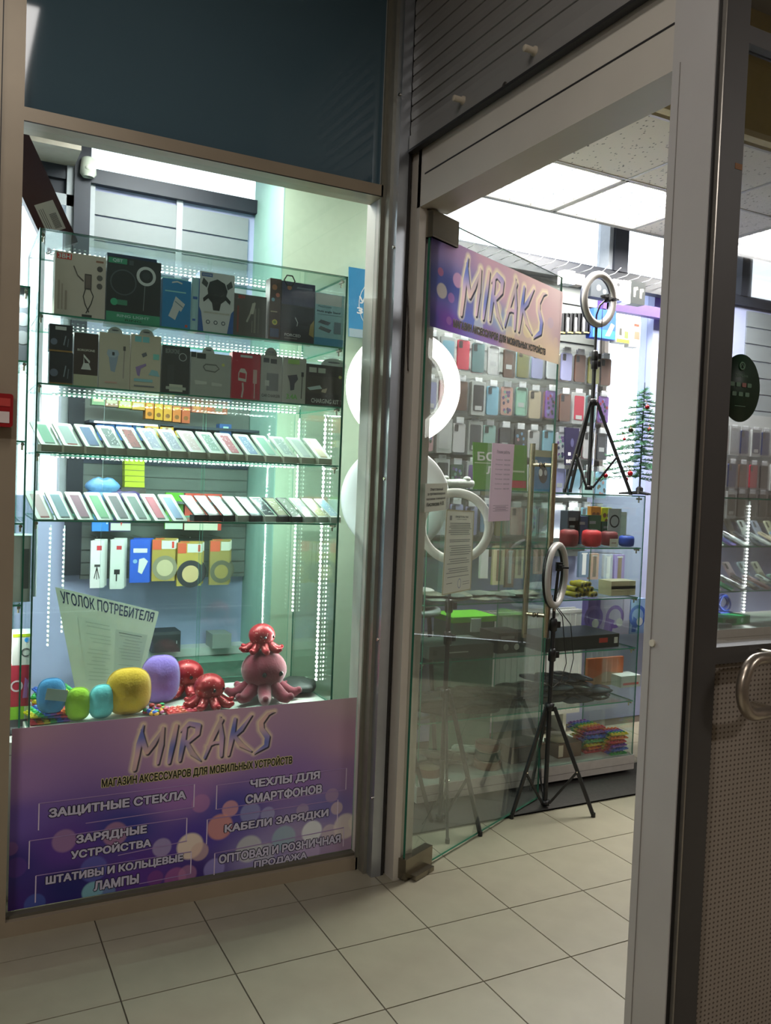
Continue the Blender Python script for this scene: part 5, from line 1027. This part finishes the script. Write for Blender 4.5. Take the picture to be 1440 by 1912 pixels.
for k, (a_, b_, c_, d_, col, nm) in enumerate(((1062, 972, 1080, 1000, '6a2030', 'dark red box behind the red speakers'), (1080, 964, 1100, 1000, '2a3050', 'dark navy box behind the red speakers'), (1098, 962, 1122, 1000, '26402c', 'dark green box behind the red speakers'), (1124, 974, 1152, 1004, '18382c', 'bottle green low box behind the maroon speaker'), (1060, 954, 1084, 990, '303440', 'grey black box at the back left of the speaker shelf'))):
    carton('gift_box', nm, 'box', a_, b_, c_, d_, .80, .06, col, [('r', .1, .7, .6, .8, '6a6a70')], 'dark boxes behind the speakers', z)
for k, (px, col, nm) in enumerate(((1112, 'd8702a', 'orange'), (1132, 'c8b820', 'yellow'))):
    carton('foam_toy', f'{nm} toy block with holes on the boxes behind the speakers', 'toy', px-8, 946+k*2, px+10, 966+k*6, .81, .03, col, [('c', .3, .6, .12, '6a3a20'), ('c', .7, .6, .12, '6a3a20'), ('c', .5, .3, .12, '6a3a20')], 'toy blocks on the speaker boxes', BS[0]+.095)
carton('hook_card', 'grey card with a black carabiner picture beside the yellow toy', 'card', 1136, 950, 1160, 985, .77, .003, '8a9090', [('o', .5, .5, .2, .26, '1a1a1c')], None, BS[0]+.06)
carton('clear_packet', 'clear packet with white insert at the right end of the speaker shelf', 'pack', 1150, 956, 1170, 1005, .80, .01, 'a8b8b0', [('r', .1, .1, .9, .9, '9fb0a8')], None, z)
# yellow rolls
z = BS[1]+.0008; k = 0; rollpos = [(0, 0), (1, 0), (2, 0), (3, 0), (4, 0), (.5, 1), (1.5, 1), (2.5, 1), (3.5, 1), (1, 2), (2, 2), (3, 2)]
p0 = at(.68, 1068, 1100)
for i, (cx, lv) in enumerate(rollpos):
    rd_ = .0135; x = p0.x+cx*rd_*2.5; zc = z+rd_+lv*rd_*1.9
    t = thing('yellow_roll', f'short yellow tube with white end, {ordn[int(cx)]} along in the {["bottom", "middle", "top"][lv]} layer of the pile', 'tube', (x, .64+.012*(i % 3), zc), 0, 'pile of yellow tubes')
    t['label'] = t['label'] if cx == int(cx) else f'short yellow tube with white end, {ordn[int(cx)]} along in the middle layer of the pile'
    MB().lathe((0, 0, 0), [(.001, 0), (rd_, 0), (rd_, .085), (.001, .085)], M('a8942a', .4, 0, .2, 60), 16, 'y').build('wrapper', t)
    MB().lathe((0, 0, -.0006), [(.001, 0), (rd_*.72, 0), (rd_*.72, .0004), (.001, .0004)], M('ded8c6', .5), 16, 'y').lathe((0, 0, -.0012), [(.001, 0), (rd_*.25, 0), (rd_*.25, .0004), (.001, .0004)], M('3a3a34', .5), 12, 'y').build('end_cap', t)
for k in range(2): carton('cream_box', ['lower', 'upper'][k]+' cream box of two beside the yellow tubes', 'box', 1142, 1094-9*k, 1187, 1103, .66, .10, 'a0957c', [('r', .05, .45, .95, .5, '8a8068')], 'cream boxes', z+k*.034)
def pouch(name, label, cat, loc, w, d, h, col, rz, tilt, group, rough=.3):
    seed = loc[0]*31+loc[2]*17
    m = MB().ell((0, 0, 0), w/2, d/2, h/2, M(lift(col, 1.4), rough, 0, .25, 40), 24, 10, None, lambda v: math.hypot(v.x, v.y)/max(1e-6, (abs(v.x)**5+abs(v.y)**5)**.2)*(1+.06*math.sin(9*v.x+seed)*math.sin(7*v.y+seed)) if math.hypot(v.x, v.y) > 1e-6 else 1); o = m.build(name, None, loc, (tilt[0], tilt[1], rz)); return tag(o, label, cat, group)
r = random.Random(9)
for k in range(16):
    x = 1.60+(k % 8)*.075+r.uniform(-.01, .01); lv = k//8
    pouch('cable_pouch', f'grey wrapped cable packet, {ordn[k % 8]} from the left in the {["lower", "upper"][lv]} layer left of the tubes', 'packet', (x, .70+r.uniform(-.03, .05), BS[1]+.009+lv*.018), .10, .14, .016, r.choice(['5a5c58', '6e7068', '4a4c4c', '7a7468', '84867e']), r.uniform(-.5, .5), (0, 0), 'cable packets')
# big flat boxes on the third shelf
def bigbox(label, x, y, zb, w, d, h, col, rz, side=None, pr=()):
    t = thing('flat_box', label, 'box', (x, y, zb), rz); MB().box(-w/2, w/2, 0, d, 0, h, M(col, .4, 0, .1)).build('carton', t)
    if pr: p = MB(); prints(p, w, h, pr); p.build('printed_front', t)
    return t
z = BS[2]+.0008
bigbox('large flat black box with a red mark on the third low shelf', 2.44, .625, z, .50, .26, .07, '1e1d1d', .03, pr=[('r', .72, .4, .84, .75, '8a2a20'), ('r', .93, .3, .98, .75, 'a8a8a0'), ('r', 0, .96, 1, 1, '3a3a38')])
bigbox('large flat grey box on the third low shelf behind the door glass', 1.72, .64, z, .36, .22, .06, '5f625e', 0, pr=[('r', .06, .3, .12, .7, '3a3c3a'), ('r', .3, .4, .6, .5, '8a8c88')])
bigbox('dark grey box with round pictures between the two large flat boxes', 2.02, .66, z, .16, .16, .10, '3a3f3c', 0, pr=[('c', .3, .3, .16, '8a8c88'), ('c', .7, .3, .16, 'a8a8a0'), ('r', .1, .7, .6, .85, '5a5e5c')])
# headphone boxes behind radiator line
for k, (px0, px1, col, c2, nm) in enumerate(((1098, 1120, '5a4684', '6a5694', 'purple box'), (1121, 1176, '9c92b8', '6a4a94', 'white box with purple headphone picture'), (1178, 1204, '6f86b8', '2a4a94', 'pale blue box with blue headphone picture'))):
    carton('headphone_box', nm+' standing behind the large flat black box', 'box', px0, 1118, px1, 1172, .915, .05, col, [('o', .5, .5, .22, .32, c2), ('p', [(.1, .05), (.4, .05), (.5, .4), (.2, .5)], c2), ('c', .66, .34, .12, 'c8c4d4')], 'headphone boxes', z)
# dark pouches, fourth shelf
z = BS[3]
for k in range(26):
    x = 1.62+(k % 9)*.118+r.uniform(-.02, .02); lv = k//9
    pouch('phone_pouch', f'dark wrapped pouch, {ordn[k % 9]} from the left in the {["bottom", "middle", "upper"][lv]} layer of the pouch shelf', 'pouch', (x, .69+r.uniform(-.02, .07), z+.018+lv*.034), .19, .12, .034, r.choice(['1f2224', '2a2c2c', '34383a', '23303a', '3c3e3a', '1a1c1e']), r.uniform(-.9, .2), (r.uniform(-.10, .10), r.uniform(-.12, .12)), 'dark pouches on the fourth low shelf', .22)
for k in range(3): pouch('phone_pouch', 'glossy navy pouch on top of the heap, '+['left', 'middle', 'right'][k]+' of three', 'pouch', (2.24+k*.10, .70, z+.128), .22, .06, .028, '1c2836', -.5, (0, .12), 'dark pouches on the fourth low shelf', .18)
carton('orange_box', 'orange tablet box leaning at the back of the fourth low shelf', 'box', 1098, 1228, 1164, 1262, .90, .02, 'a8542c', [('r', .55, 0, 1, .4, '3a4a74'), ('p', [(0, .2), (.5, .5), (1, .4), (1, 0), (0, 0)], '8a6a50')], None, z+.001)
carton('clear_tray', 'round clear tray at the right end of the fourth low shelf', 'tray', 1160, 1262, 1196, 1290, .82, .10, 'a8b0a8', [('r', .1, .2, .9, .4, 'b05a5a')], None, z+.001)
# bottom shelf
z = .1058
def disc(label, x, y, zb, r_, h_, col, n=1):
    t = thing('copper_tin', label, 'tin', (x, y, zb), 0, 'round copper tins'); MB().lathe((0, 0, 0), [(.001, 0), (r_*.96, 0), (r_, .004), (r_, h_-.004), (r_*.96, h_), (.001, h_)], M(col, .35, .4, .08), 30).build('tin', t)
    MB().lathe((0, 0, h_), [(.001, .002), (r_*.8, .002), (r_*.84, 0)], M('a88a74', .4, .2), 30).build('lid', t)
disc('copper coloured round tin at the left of the bottom shelf', 1.60, .70, z, .062, .036, '8a5540')
disc('lower copper round tin of two beside the tripod leg', 1.93, .69, z, .068, .036, '8a5540'); disc('upper copper round tin resting on a green tin', 1.94, .71, z+.085, .062, .032, '96604a'); disc('dark green round tin between the two copper ones', 1.935, .70, z+.040, .064, .040, '24463a')
bigbox('brown cardboard box with a small label on the bottom shelf', 2.42, .66, z, .15, .12, .075, '6a4c38', 0, pr=[('r', .0, .1, .2, .9, 'a89a8a')]); bigbox('dark brown cardboard box left of the labelled one', 2.17, .68, z, .22, .14, .085, '4a342c', .05, pr=[('r', 0, .92, 1, .97, '6a4a3c')])
t = thing('cream_tin', 'cream round tin on the brown cardboard box', 'tin', (2.38, .72, z+.076)); MB().lathe((0, 0, 0), [(.001, 0), (.05, 0), (.052, .004), (.052, .03), (.048, .034), (.001, .034)], M('a8a088', .4), 26).build('tin', t); MB().lathe((0, 0, .034), [(.001, .001), (.04, .001), (.041, 0)], M('8a8470', .4), 26).build('lid', t)
for k in range(7): poptoy(f'rainbow pop toy, {ordn[k]} from the bottom of the left stack on the bottom shelf', 2.60+.01*math.sin(k*2.1), .74+.01*math.cos(k), z+.0005+k*.0205, .15, .13, RB[k % 6:]+RB[:k % 6], math.pi/2+.10*math.sin(k*1.3), 'rainbow pop toys on the bottom shelf')
for k in range(6): poptoy(f'rainbow pop toy, {ordn[k]} from the bottom of the right stack on the bottom shelf', 2.70+.008*math.sin(k*1.7), .655, z+.0005+k*.0205, .11, .11, RB[(k+3) % 6:]+RB[:(k+3) % 6], math.pi/2+.12*math.sin(k), 'rainbow pop toys on the bottom shelf')
for k in range(12): pouch('wrapped_packet', f'grey plastic wrapped packet, {ordn[k]} from the left on the bottom shelf', 'packet', (1.52+k*.055, .80+r.uniform(-.02, .05), z+.02+.022*(k % 2)), .15, .12, .028, r.choice(['6a6a66', '5a4a44', '7a7c78', '4a4c52']), r.uniform(-.8, .8), (0, 0), 'wrapped packets on the bottom shelf')
# ---- stool, bin and folded cloth behind the showcase
t = thing('bar_stool', 'round topped stool with dark metal legs behind the low showcase', 'stool', (1.71, 1.17, 0))
MB().lathe((0, 0, .80), [(.001, 0), (.17, 0), (.18, .012), (.175, .03), (.001, .034)], M('7c8a88', .5), 30).build('seat', t)
for a in (45, 135, 225, 315):
    c, s = math.cos(math.radians(a)), math.sin(math.radians(a)); MB().bar((.12*c, .12*s, .80), (.19*c, .19*s, 0), .012, M('3a3c3e', .4, .5), 10).build('leg', t)
MB().ring((0, 0, .28), .165, .008, .008, M('3a3c3e', .4, .5), (0, 0, 1), 36, 8).build('foot_ring', t)
for k, (dx, cl, hh) in enumerate(((0, '8a948e', 0), (.02, '6a7a84', .036), (-.01, '9aa09a', .072))):
    o = MB().ell((0, 0, .018), .15-.01*k, .12, .019, M(cl, .9, 0, .15, 25), 22, 8, None, lambda d: 1+.15*(d.x**4+d.y**4)).build('folded_cloth', None, (1.71+dx, 1.15, .8345+hh)); tag(o, ['lowest pale grey folded cloth on the stool', 'blue grey folded cloth in the middle of the stool pile', 'topmost light folded cloth on the stool'][k], 'cloth', 'folded cloths on the stool')
t = thing('storage_tub', 'clear green storage tub with bright green lid behind the door glass', 'tub', (2.05, 1.14, 0)); MB().box(-.13, .13, -.10, .10, 0, .76, M('4e7a68', .4, 0, .08)).build('tub_body', t); MB().box(-.14, .14, -.11, .11, .76, .79, M('5fae28', .4)).build('lid', t); MB().box(-.03, .03, -.12, -.108, .71, .78, M('b4c0b8', .4)).build('clip', t)
# ---- left background: display boards, boxes, hanging packs
lb = thing('display_shelf_wall', 'grey display wall with shelves behind the tall showcase', 'display wall', (0, 1.38, 0))
MB().box(.10, .89, .03, .055, .98, 2.05, M('6f7673', .6, 0, .05, 5)).build('board', lb); MB().box(.10, .89, -.13, .03, 1.700, 1.712, M('343c4c', .5)).box(.10, .89, -.13, .03, 1.345, 1.357, M('5a6266', .5)).build('shelf', lb); MB().box(.10, .89, .024, .03, 1.52, 1.70, M('2c3448', .5)).build('dark_panel', lb)
m = MB()
for k in range(9): m.box(.10, .89, .026, .0301, 1.0+k*.058, 1.002+k*.058, M('4c504e'))
tag(m.build('slot_groove', lb), kind='stuff')
MB().box(.12, .40, -.135, -.125, 1.70, 1.708, LEDS).build('light_strip', lb)
BL = 'small boxes on the display wall behind the tall showcase'
sp = []
for k in range(5): sp.append((272+k*17, 287+k*17, 752+k*2, 782+k*2, ['b06a20', 'c08020', 'b07a28', 'a8602a', '9a4a2c'][k], [('c', .5, .3, .14, '6a4418'), ('r', .2, .8, .8, .9, 'd0a850')], f'orange box, {ordn[k]} from the left on the upper back shelf'))
for k, c_ in enumerate(('6a8a6a', '8a6a5a', '9a9a3a', 'a8823a')): sp.append((172+k*25, 196+k*25, 736+k*3, 756+k*3, c_, [('r', .1, .3, .9, .6, 'c0b890')], ['green', 'brown', 'yellow green', 'mustard'][k]+' box above the bright light strip'))
small_boxes(0, sp, 1.27, BL, '')
carton('tall_orange_box', 'row of amber packets hanging right of the orange boxes', 'box', 358, 748, 425, 772, 1.29, .04, '8a4a34', [('r', .05, .2, .25, .8, 'a8703a'), ('r', .35, .2, .55, .8, 'a8502a'), ('r', .65, .2, .85, .8, '6a6a5a')], BL)
sp = []
for k, (a_, b_, c_, nm) in enumerate(((181, 214, '1f4f8c', 'blue box with white top label'), (216, 246, '24589a', 'second blue box with a small label'), (248, 268, '1c4680', 'third blue box without label'), (410, 432, '2a4a80', 'dark blue box at the right end of the shelf'))): sp.append((a_, 792, b_, 822, c_, nm))
for a_, y_, b_, y2_, c_, nm in sp: carton('small_box', nm+' behind the third showcase shelf', 'box', a_, y_, b_, y2_, 1.26, .06, c_, [('r', .3, .6, .75, .85, '8fa8a8')], BL)
for k in range(3): carton('small_box', ['left', 'middle', 'right'][k]+' gold and pink box behind the third showcase shelf', 'box', 271+k*28, 795+(k == 2)*10, 296+k*28, 818, 1.25, .04, 'b08428', [('r', .15, .1, .85, .85, 'b8a090'), ('r', .4, .1, .6, .85, '8a6a60')], BL)
for k in range(5): carton('yellow_box', ['bottom', 'fourth', 'middle', 'second', 'top'][k]+' yellow green box of the stack on the back shelf', 'box', 233, 900-k*10.6, 270, 910-k*10.6, 1.26, .06, '8f9620', [('r', .0, .0, 1, .04, '5a6020')], 'stack of yellow green boxes')
carton('dark_tray', 'dark low tray under the yellow green boxes', 'tray', 226, 910.6, 272, 934, 1.255, .08, '3a3430', [], BL, 1.358)
for k in range(2): pouch('plastic_bag', ['blue plastic bag on the back shelf left of the yellow boxes', 'smaller blue plastic bag under the big one'][k], 'bag', tuple(at(1.27, 192-4*k, 908+18*k)), .15, .06, [.07, .05][k], ['5a86b4', '4a74a8'][k], 0, (0, 0), None)
pouch('plastic_bag', 'purple plastic bag below the yellow green boxes', 'bag', tuple(at(1.27, 232, 928)), .16, .06, .06, '3f2c64', 0, (0, 0), None)
for k, (a_, b_, y_, y2_, c_, i_, nm) in enumerate(((309, 342, 920, 988, '4c8a24', [('r', 0, 0, 1, .2, '9aa898')], 'green pack with white foot'), (345, 414, 922, 990, 'a8382c', [('r', 0, 0, .9, .2, 'a8a898'), ('c', .5, .7, .03, 'e0d0c8')], 'wide red pack with white foot'), (172, 203, 962, 992, '2a66a8', [('c', .9, .5, .05, 'c0d0e0'), ('c', .9, .8, .05, 'c0d0e0')], 'blue pack below the fourth shelf'), (205, 244, 962, 992, '33285c', [('r', .05, .05, 1, .5, 'a8a8a0'), ('p', [(.5, .55), (.6, .55), (.55, .3)], 'a83030')], 'dark purple pack with white strip'))):
    carton('flat_pack', nm+' on the back wall behind the tall showcase', 'pack', a_, y_, b_, y2_, 1.29, .02, c_, i_, BL)
for k, (a_, b_, y_, y2_, c_, i_, nm) in enumerate(((169, 193, 1010, 1098, 'b9b7ad', [('r', .45, .80, .85, .90, '9a2a34'), ('l', [(.5, .45), (.3, .2)], .05, '1c1c1e'), ('l', [(.5, .45), (.5, .18)], .05, '1c1c1e'), ('l', [(.5, .45), (.7, .2)], .05, '1c1c1e'), ('r', .3, .45, .75, .5, '2a2a2c')], 'white pack with black tripod picture, leftmost on the low hooks'),
        (206, 230, 1008, 1100, 'b4b2aa', [('r', .45, .80, .85, .88, '9a2a34'), ('r', .3, .3, .75, .4, '1c1c1e'), ('l', [(.5, .3), (.5, .16)], .1, '1c1c1e')], 'white pack with black camera clamp picture'),
        (243, 280, 1008, 1088, '1f46a0', [('r', .15, .70, .85, .80, 'b8c4d8'), ('p', [(.4, .25), (.6, .2), (.9, .5), (.7, .58), (.45, .55)], 'b8bcc0'), ('c', .25, .5, .05, '6a8ac8')], 'blue pack with white charger picture'),
        (284, 327, 1008, 1085, '8a7638', [('r', 0, .76, .38, 1, 'b04830'), ('r', .4, .78, 1, .98, 'b4b4a8'), ('t', '1', .84, .8, .94, .96, 'b02a20'), ('o', .56, .32, .2, .3, '6f6a58'), ('c', .56, .32, .2, 'a09478')], 'gold pack with grey coiled cable'),
        (331, 376, 1014, 1094, '94803c', [('r', 0, .76, .36, 1, 'b04830'), ('r', .4, .78, 1, .98, 'b4b4a8'), ('t', '1', .84, .8, .94, .96, 'b02a20'), ('o', .56, .28, .2, .32, '24242a'), ('c', .56, .28, .2, 'a8906a')], 'gold pack with black coiled cable'),
        (392, 428, 1010, 1092, '7a6c3c', [('r', 0, .76, .5, 1, 'b04830'), ('r', .55, .78, 1, .98, 'a4a498'), ('o', .6, .3, .16, .26, '4a4a3c')], 'gold pack beside the pale column, rightmost on the low hooks'))):
    t = carton('hanging_pack', nm, 'pack', a_, y_, b_, y2_, 1.24, .018, c_, i_, 'packs hanging on the low hooks of the back wall')
    for j in range(2):
        d = dup(t, (t.location.x+.012+.012*j, 1.265+.022*j, t.location.z+.004*j), 0, nm.replace('leftmost on the low hooks', '').replace('rightmost on the low hooks', '').strip(' ,')+[', just behind the front one', ', farthest back on its hook'][j])
m = MB()
for px in (181, 218, 262, 306, 354, 410): a = at(1.23, px, 1003); m.bar((a.x, -.16, a.z), (a.x, .03, a.z-.004), .0022, CHROME, 6)
tag(m.build('peg_hooks', lb), kind='stuff')
# things on the sill, extra boxes at the far left
carton('speaker_box', 'black speaker box on the sill behind the consumer notice', 'box', 284, 1180, 337, 1224, 1.28, .12, '2a2b30', [('r', 0, .86, 1, 1, '3c3e44'), ('r', .85, .4, .88, .55, '8a8c90')], None, .641)
carton('speaker_box', 'flat grey box on the sill at the foot of the column', 'box', 397, 1184, 432, 1210, 1.30, .12, '7a7f7c', [], None, .641)
struct(MB().box(.12, .895, 1.20, YW, 0, .598, M('5f8474', .6)), 'window_sill_panel')
ZG = .555
for k, (px0, px1, h_, c_, i_, nm) in enumerate(((20, 58, .05, '3a3c40', [('r', .1, .3, .9, .5, '6a6c70')], 'low black box at the bottom of the pile'), (22, 60, .045, '6a9a28', [('r', .7, 0, 1, 1, 'b4b8ac')], 'flat lime green box'), (22, 60, .145, '8a2434', [('o', .3, .5, .1, .14, 'c0a0a4'), ('p', [(.6, .2), (.8, .2), (.9, .6), (.7, .7)], '8a5a8c')], 'dark red box with small pictures'), (24, 60, .11, 'b4bca8', [('r', 0, .9, 1, 1, '8a9a20'), ('c', .75, .8, .08, '2a70b8'), ('o', .7, .4, .1, .14, '4a4a4c')], 'white and green box'))):
    a, b = at(.47, px0, 1180), at(.47, px1, 1180); x_ = (a.x+b.x)/2; w_ = b.x-a.x
    t = thing('game_box', nm+' in the far left side showcase', 'box', (x_, .47, ZG+.0008), 0, 'boxes in the side showcase'); MB().box(-w_/2, w_/2, 0, .10, 0, h_, M(lift(c_), .5, 0, .04)).build('carton', t); p = MB(); prints(p, w_, h_, i_); p.build('printed_front', t); ZG += h_+.0008
for k, (px0, px1, py0, py1, c_, i_, nm) in enumerate(((24, 56, 534, 600, '5a6068', [('c', .6, .8, .09, '8a9096'), ('c', .6, .56, .09, '8a9096'), ('c', .6, .32, .09, '8a9096')], 'dark box with pale circles'), (24, 58, 1000, 1040, 'a0a6a4', [('r', .6, .2, .9, .8, '5a5e60')], 'grey box with a dark strip'))):
    carton('game_box', nm+' in the side showcase at the far left', 'box', px0, py0, px1, py1, .46, .10, c_, i_, 'boxes in the side showcase', (1.852, 1.022)[k])
# long clear tubes leaning behind the fourth shelf, left
# ---- counter showcase goods seen through the grey door
y = .46; CG = 'phone goods in the counter showcase'
def tilted_case(label, x, y, zb, col, col2, rz, tilt, w=.075, L=.15):
    t = thing('phone_case', label, 'phone case', (x, y, zb), rz, CG); mx = Matrix.Rotation(math.radians(tilt-90), 4, 'X')
    MB().prism(rrect(-w/2, w/2, 0, L, .01, 3), 0, .009, M(lift(col, 1.3), .4, 0, .1), mx).build('shell', t); MB().prism(rrect(-w/2+.008, -w/2+.03, L-.045, L-.01, .005, 2), -.002, 0, M('1a1c20', .3), mx).prism(rrect(-w/2+.01, w/2-.01, .02, L*.5, .005, 2), -.0008, 0, M(col2, .4), mx).build('printed_back', t)
UP = (('c8ccc8', '8a9094', 'silver'), ('5a4a8c', '2a3a80', 'violet glitter'), ('c0c4c8', 'a8b0b8', 'white speckled'), ('2f3238', '3a3e44', 'plain black'), ('9aa0a0', 'c8c8c8', 'clear'), ('b8a890', '9a8a70', 'sand'), ('7a9ac0', 'a0b8d0', 'powder blue'), ('c8b8c0', 'b09aa8', 'blush'))
UB = (('b89a74', '8a6a44', 'tan'), ('b8bec0', 'c8b8c0', 'grey floral'), ('5a8a7c', '9ab0a4', 'green striped'), ('4a4442', '8a8078', 'dark brown'), ('c0c8c8', '9aa8b0', 'frosted'), ('a0a4b8', '8088a0', 'lilac grey'), ('c8c0a8', 'a09878', 'cream'))
LO = (('c4c8c4', 'a0a8a0', 'ivory'), ('4a9a74', '3a8a64', 'mint green'), ('a8a8a8', '7a7a80', 'steel grey'), ('3e3a3a', 'c8c0b0', 'black and cream'), ('b08a8c', 'c8a0a4', 'pink'), ('c0c4c4', '8a9090', 'pearl'), ('8aa8a0', '6a8880', 'sage'), ('d0ccc0', 'a8a090', 'off white'))
LB = (('8aa4c8', '6a84a8', 'pale blue'), ('b87a88', 'c89aa4', 'rose'), ('9a5a7c', 'b88aa0', 'plum'), ('c0a8b0', 'a88890', 'dusty pink'), ('a8b4c0', '8894a0', 'misty blue'), ('c4bcb0', 'a49c90', 'oatmeal'))
for lst, yy, zz, rz_, tl, L_, wd, dx in ((UP, .42, 1.2235, .45, 26, .15, 'lying on the upper shelf', .098), (UB, .60, 1.2235, .3, 62, .14, 'propped at the back of the upper shelf', .11), (LO, .42, .9865, .45, 24, .15, 'lying on the lower shelf', .098), (LB, .61, .9865, .3, 58, .14, 'propped at the back of the lower shelf', .12)):
    for k, (c1, c2, nm) in enumerate(lst): tilted_case(f'{nm} phone case {wd} of the counter showcase', RX0+.075+k*dx, yy, zz, c1, c2, rz_, tl, w=.08, L=L_)
t = bigbox('flat bright green box on the floor of the counter showcase', RX0+.24, .44, .7895, .26, .16, .045, '2a9a5a', .15, pr=[('r', .1, .2, .5, .8, '1f3a30'), ('c', .7, .5, .3, '8ac0a0')])
bigbox('small grey box in front of the bright green one', RX0+.09, .385, .7895, .10, .05, .02, '8a949a', 0)
t = thing('blue_cable', 'blue coiled cable bundle above the bright green box', 'cable', (RX0+.28, .56, .89)); 
m = MB()
for k in range(5): m.ring((0, .004*k, 0), .045-.003*k, .005, .005, M('24409a', .4), (.2*math.sin(k), -1, .3*math.cos(k*2)), 28, 6)
m.build('coil', t); MB().box(-.05, .05, -.02, .05, -.101+.05-.006, -.05, M('24409a', .5)).build('base', t)
t.location.z = .7895+.045+.058
# cases hanging beyond the counter
rr = random.Random(5)
for ri, (z, rn) in enumerate(((1.93, 'upper'), (1.70, 'lower'), (1.50, 'lowest'))):
    for k in range(7): cn, cc_ = palette[rr.choice((0, 0, 1, 12, 7, 5, 8))]; case_pack((4.17+k*.105, 1.33, z), cn, cc_, f'{cn} phone case pack, {ordn[k]} in the {rn} row beyond the counter showcase', 'phone cases beyond the counter showcase', rr.choice((0, 2)))
MB().box(4.10, 4.95, -.0, .045, 1.3, 2.05, M('a4a8a8', .5)).build('board', thing('peg_panel', 'pale peg panel with dark phone cases beyond the counter showcase', 'display wall', (0, 1.39, 0)))
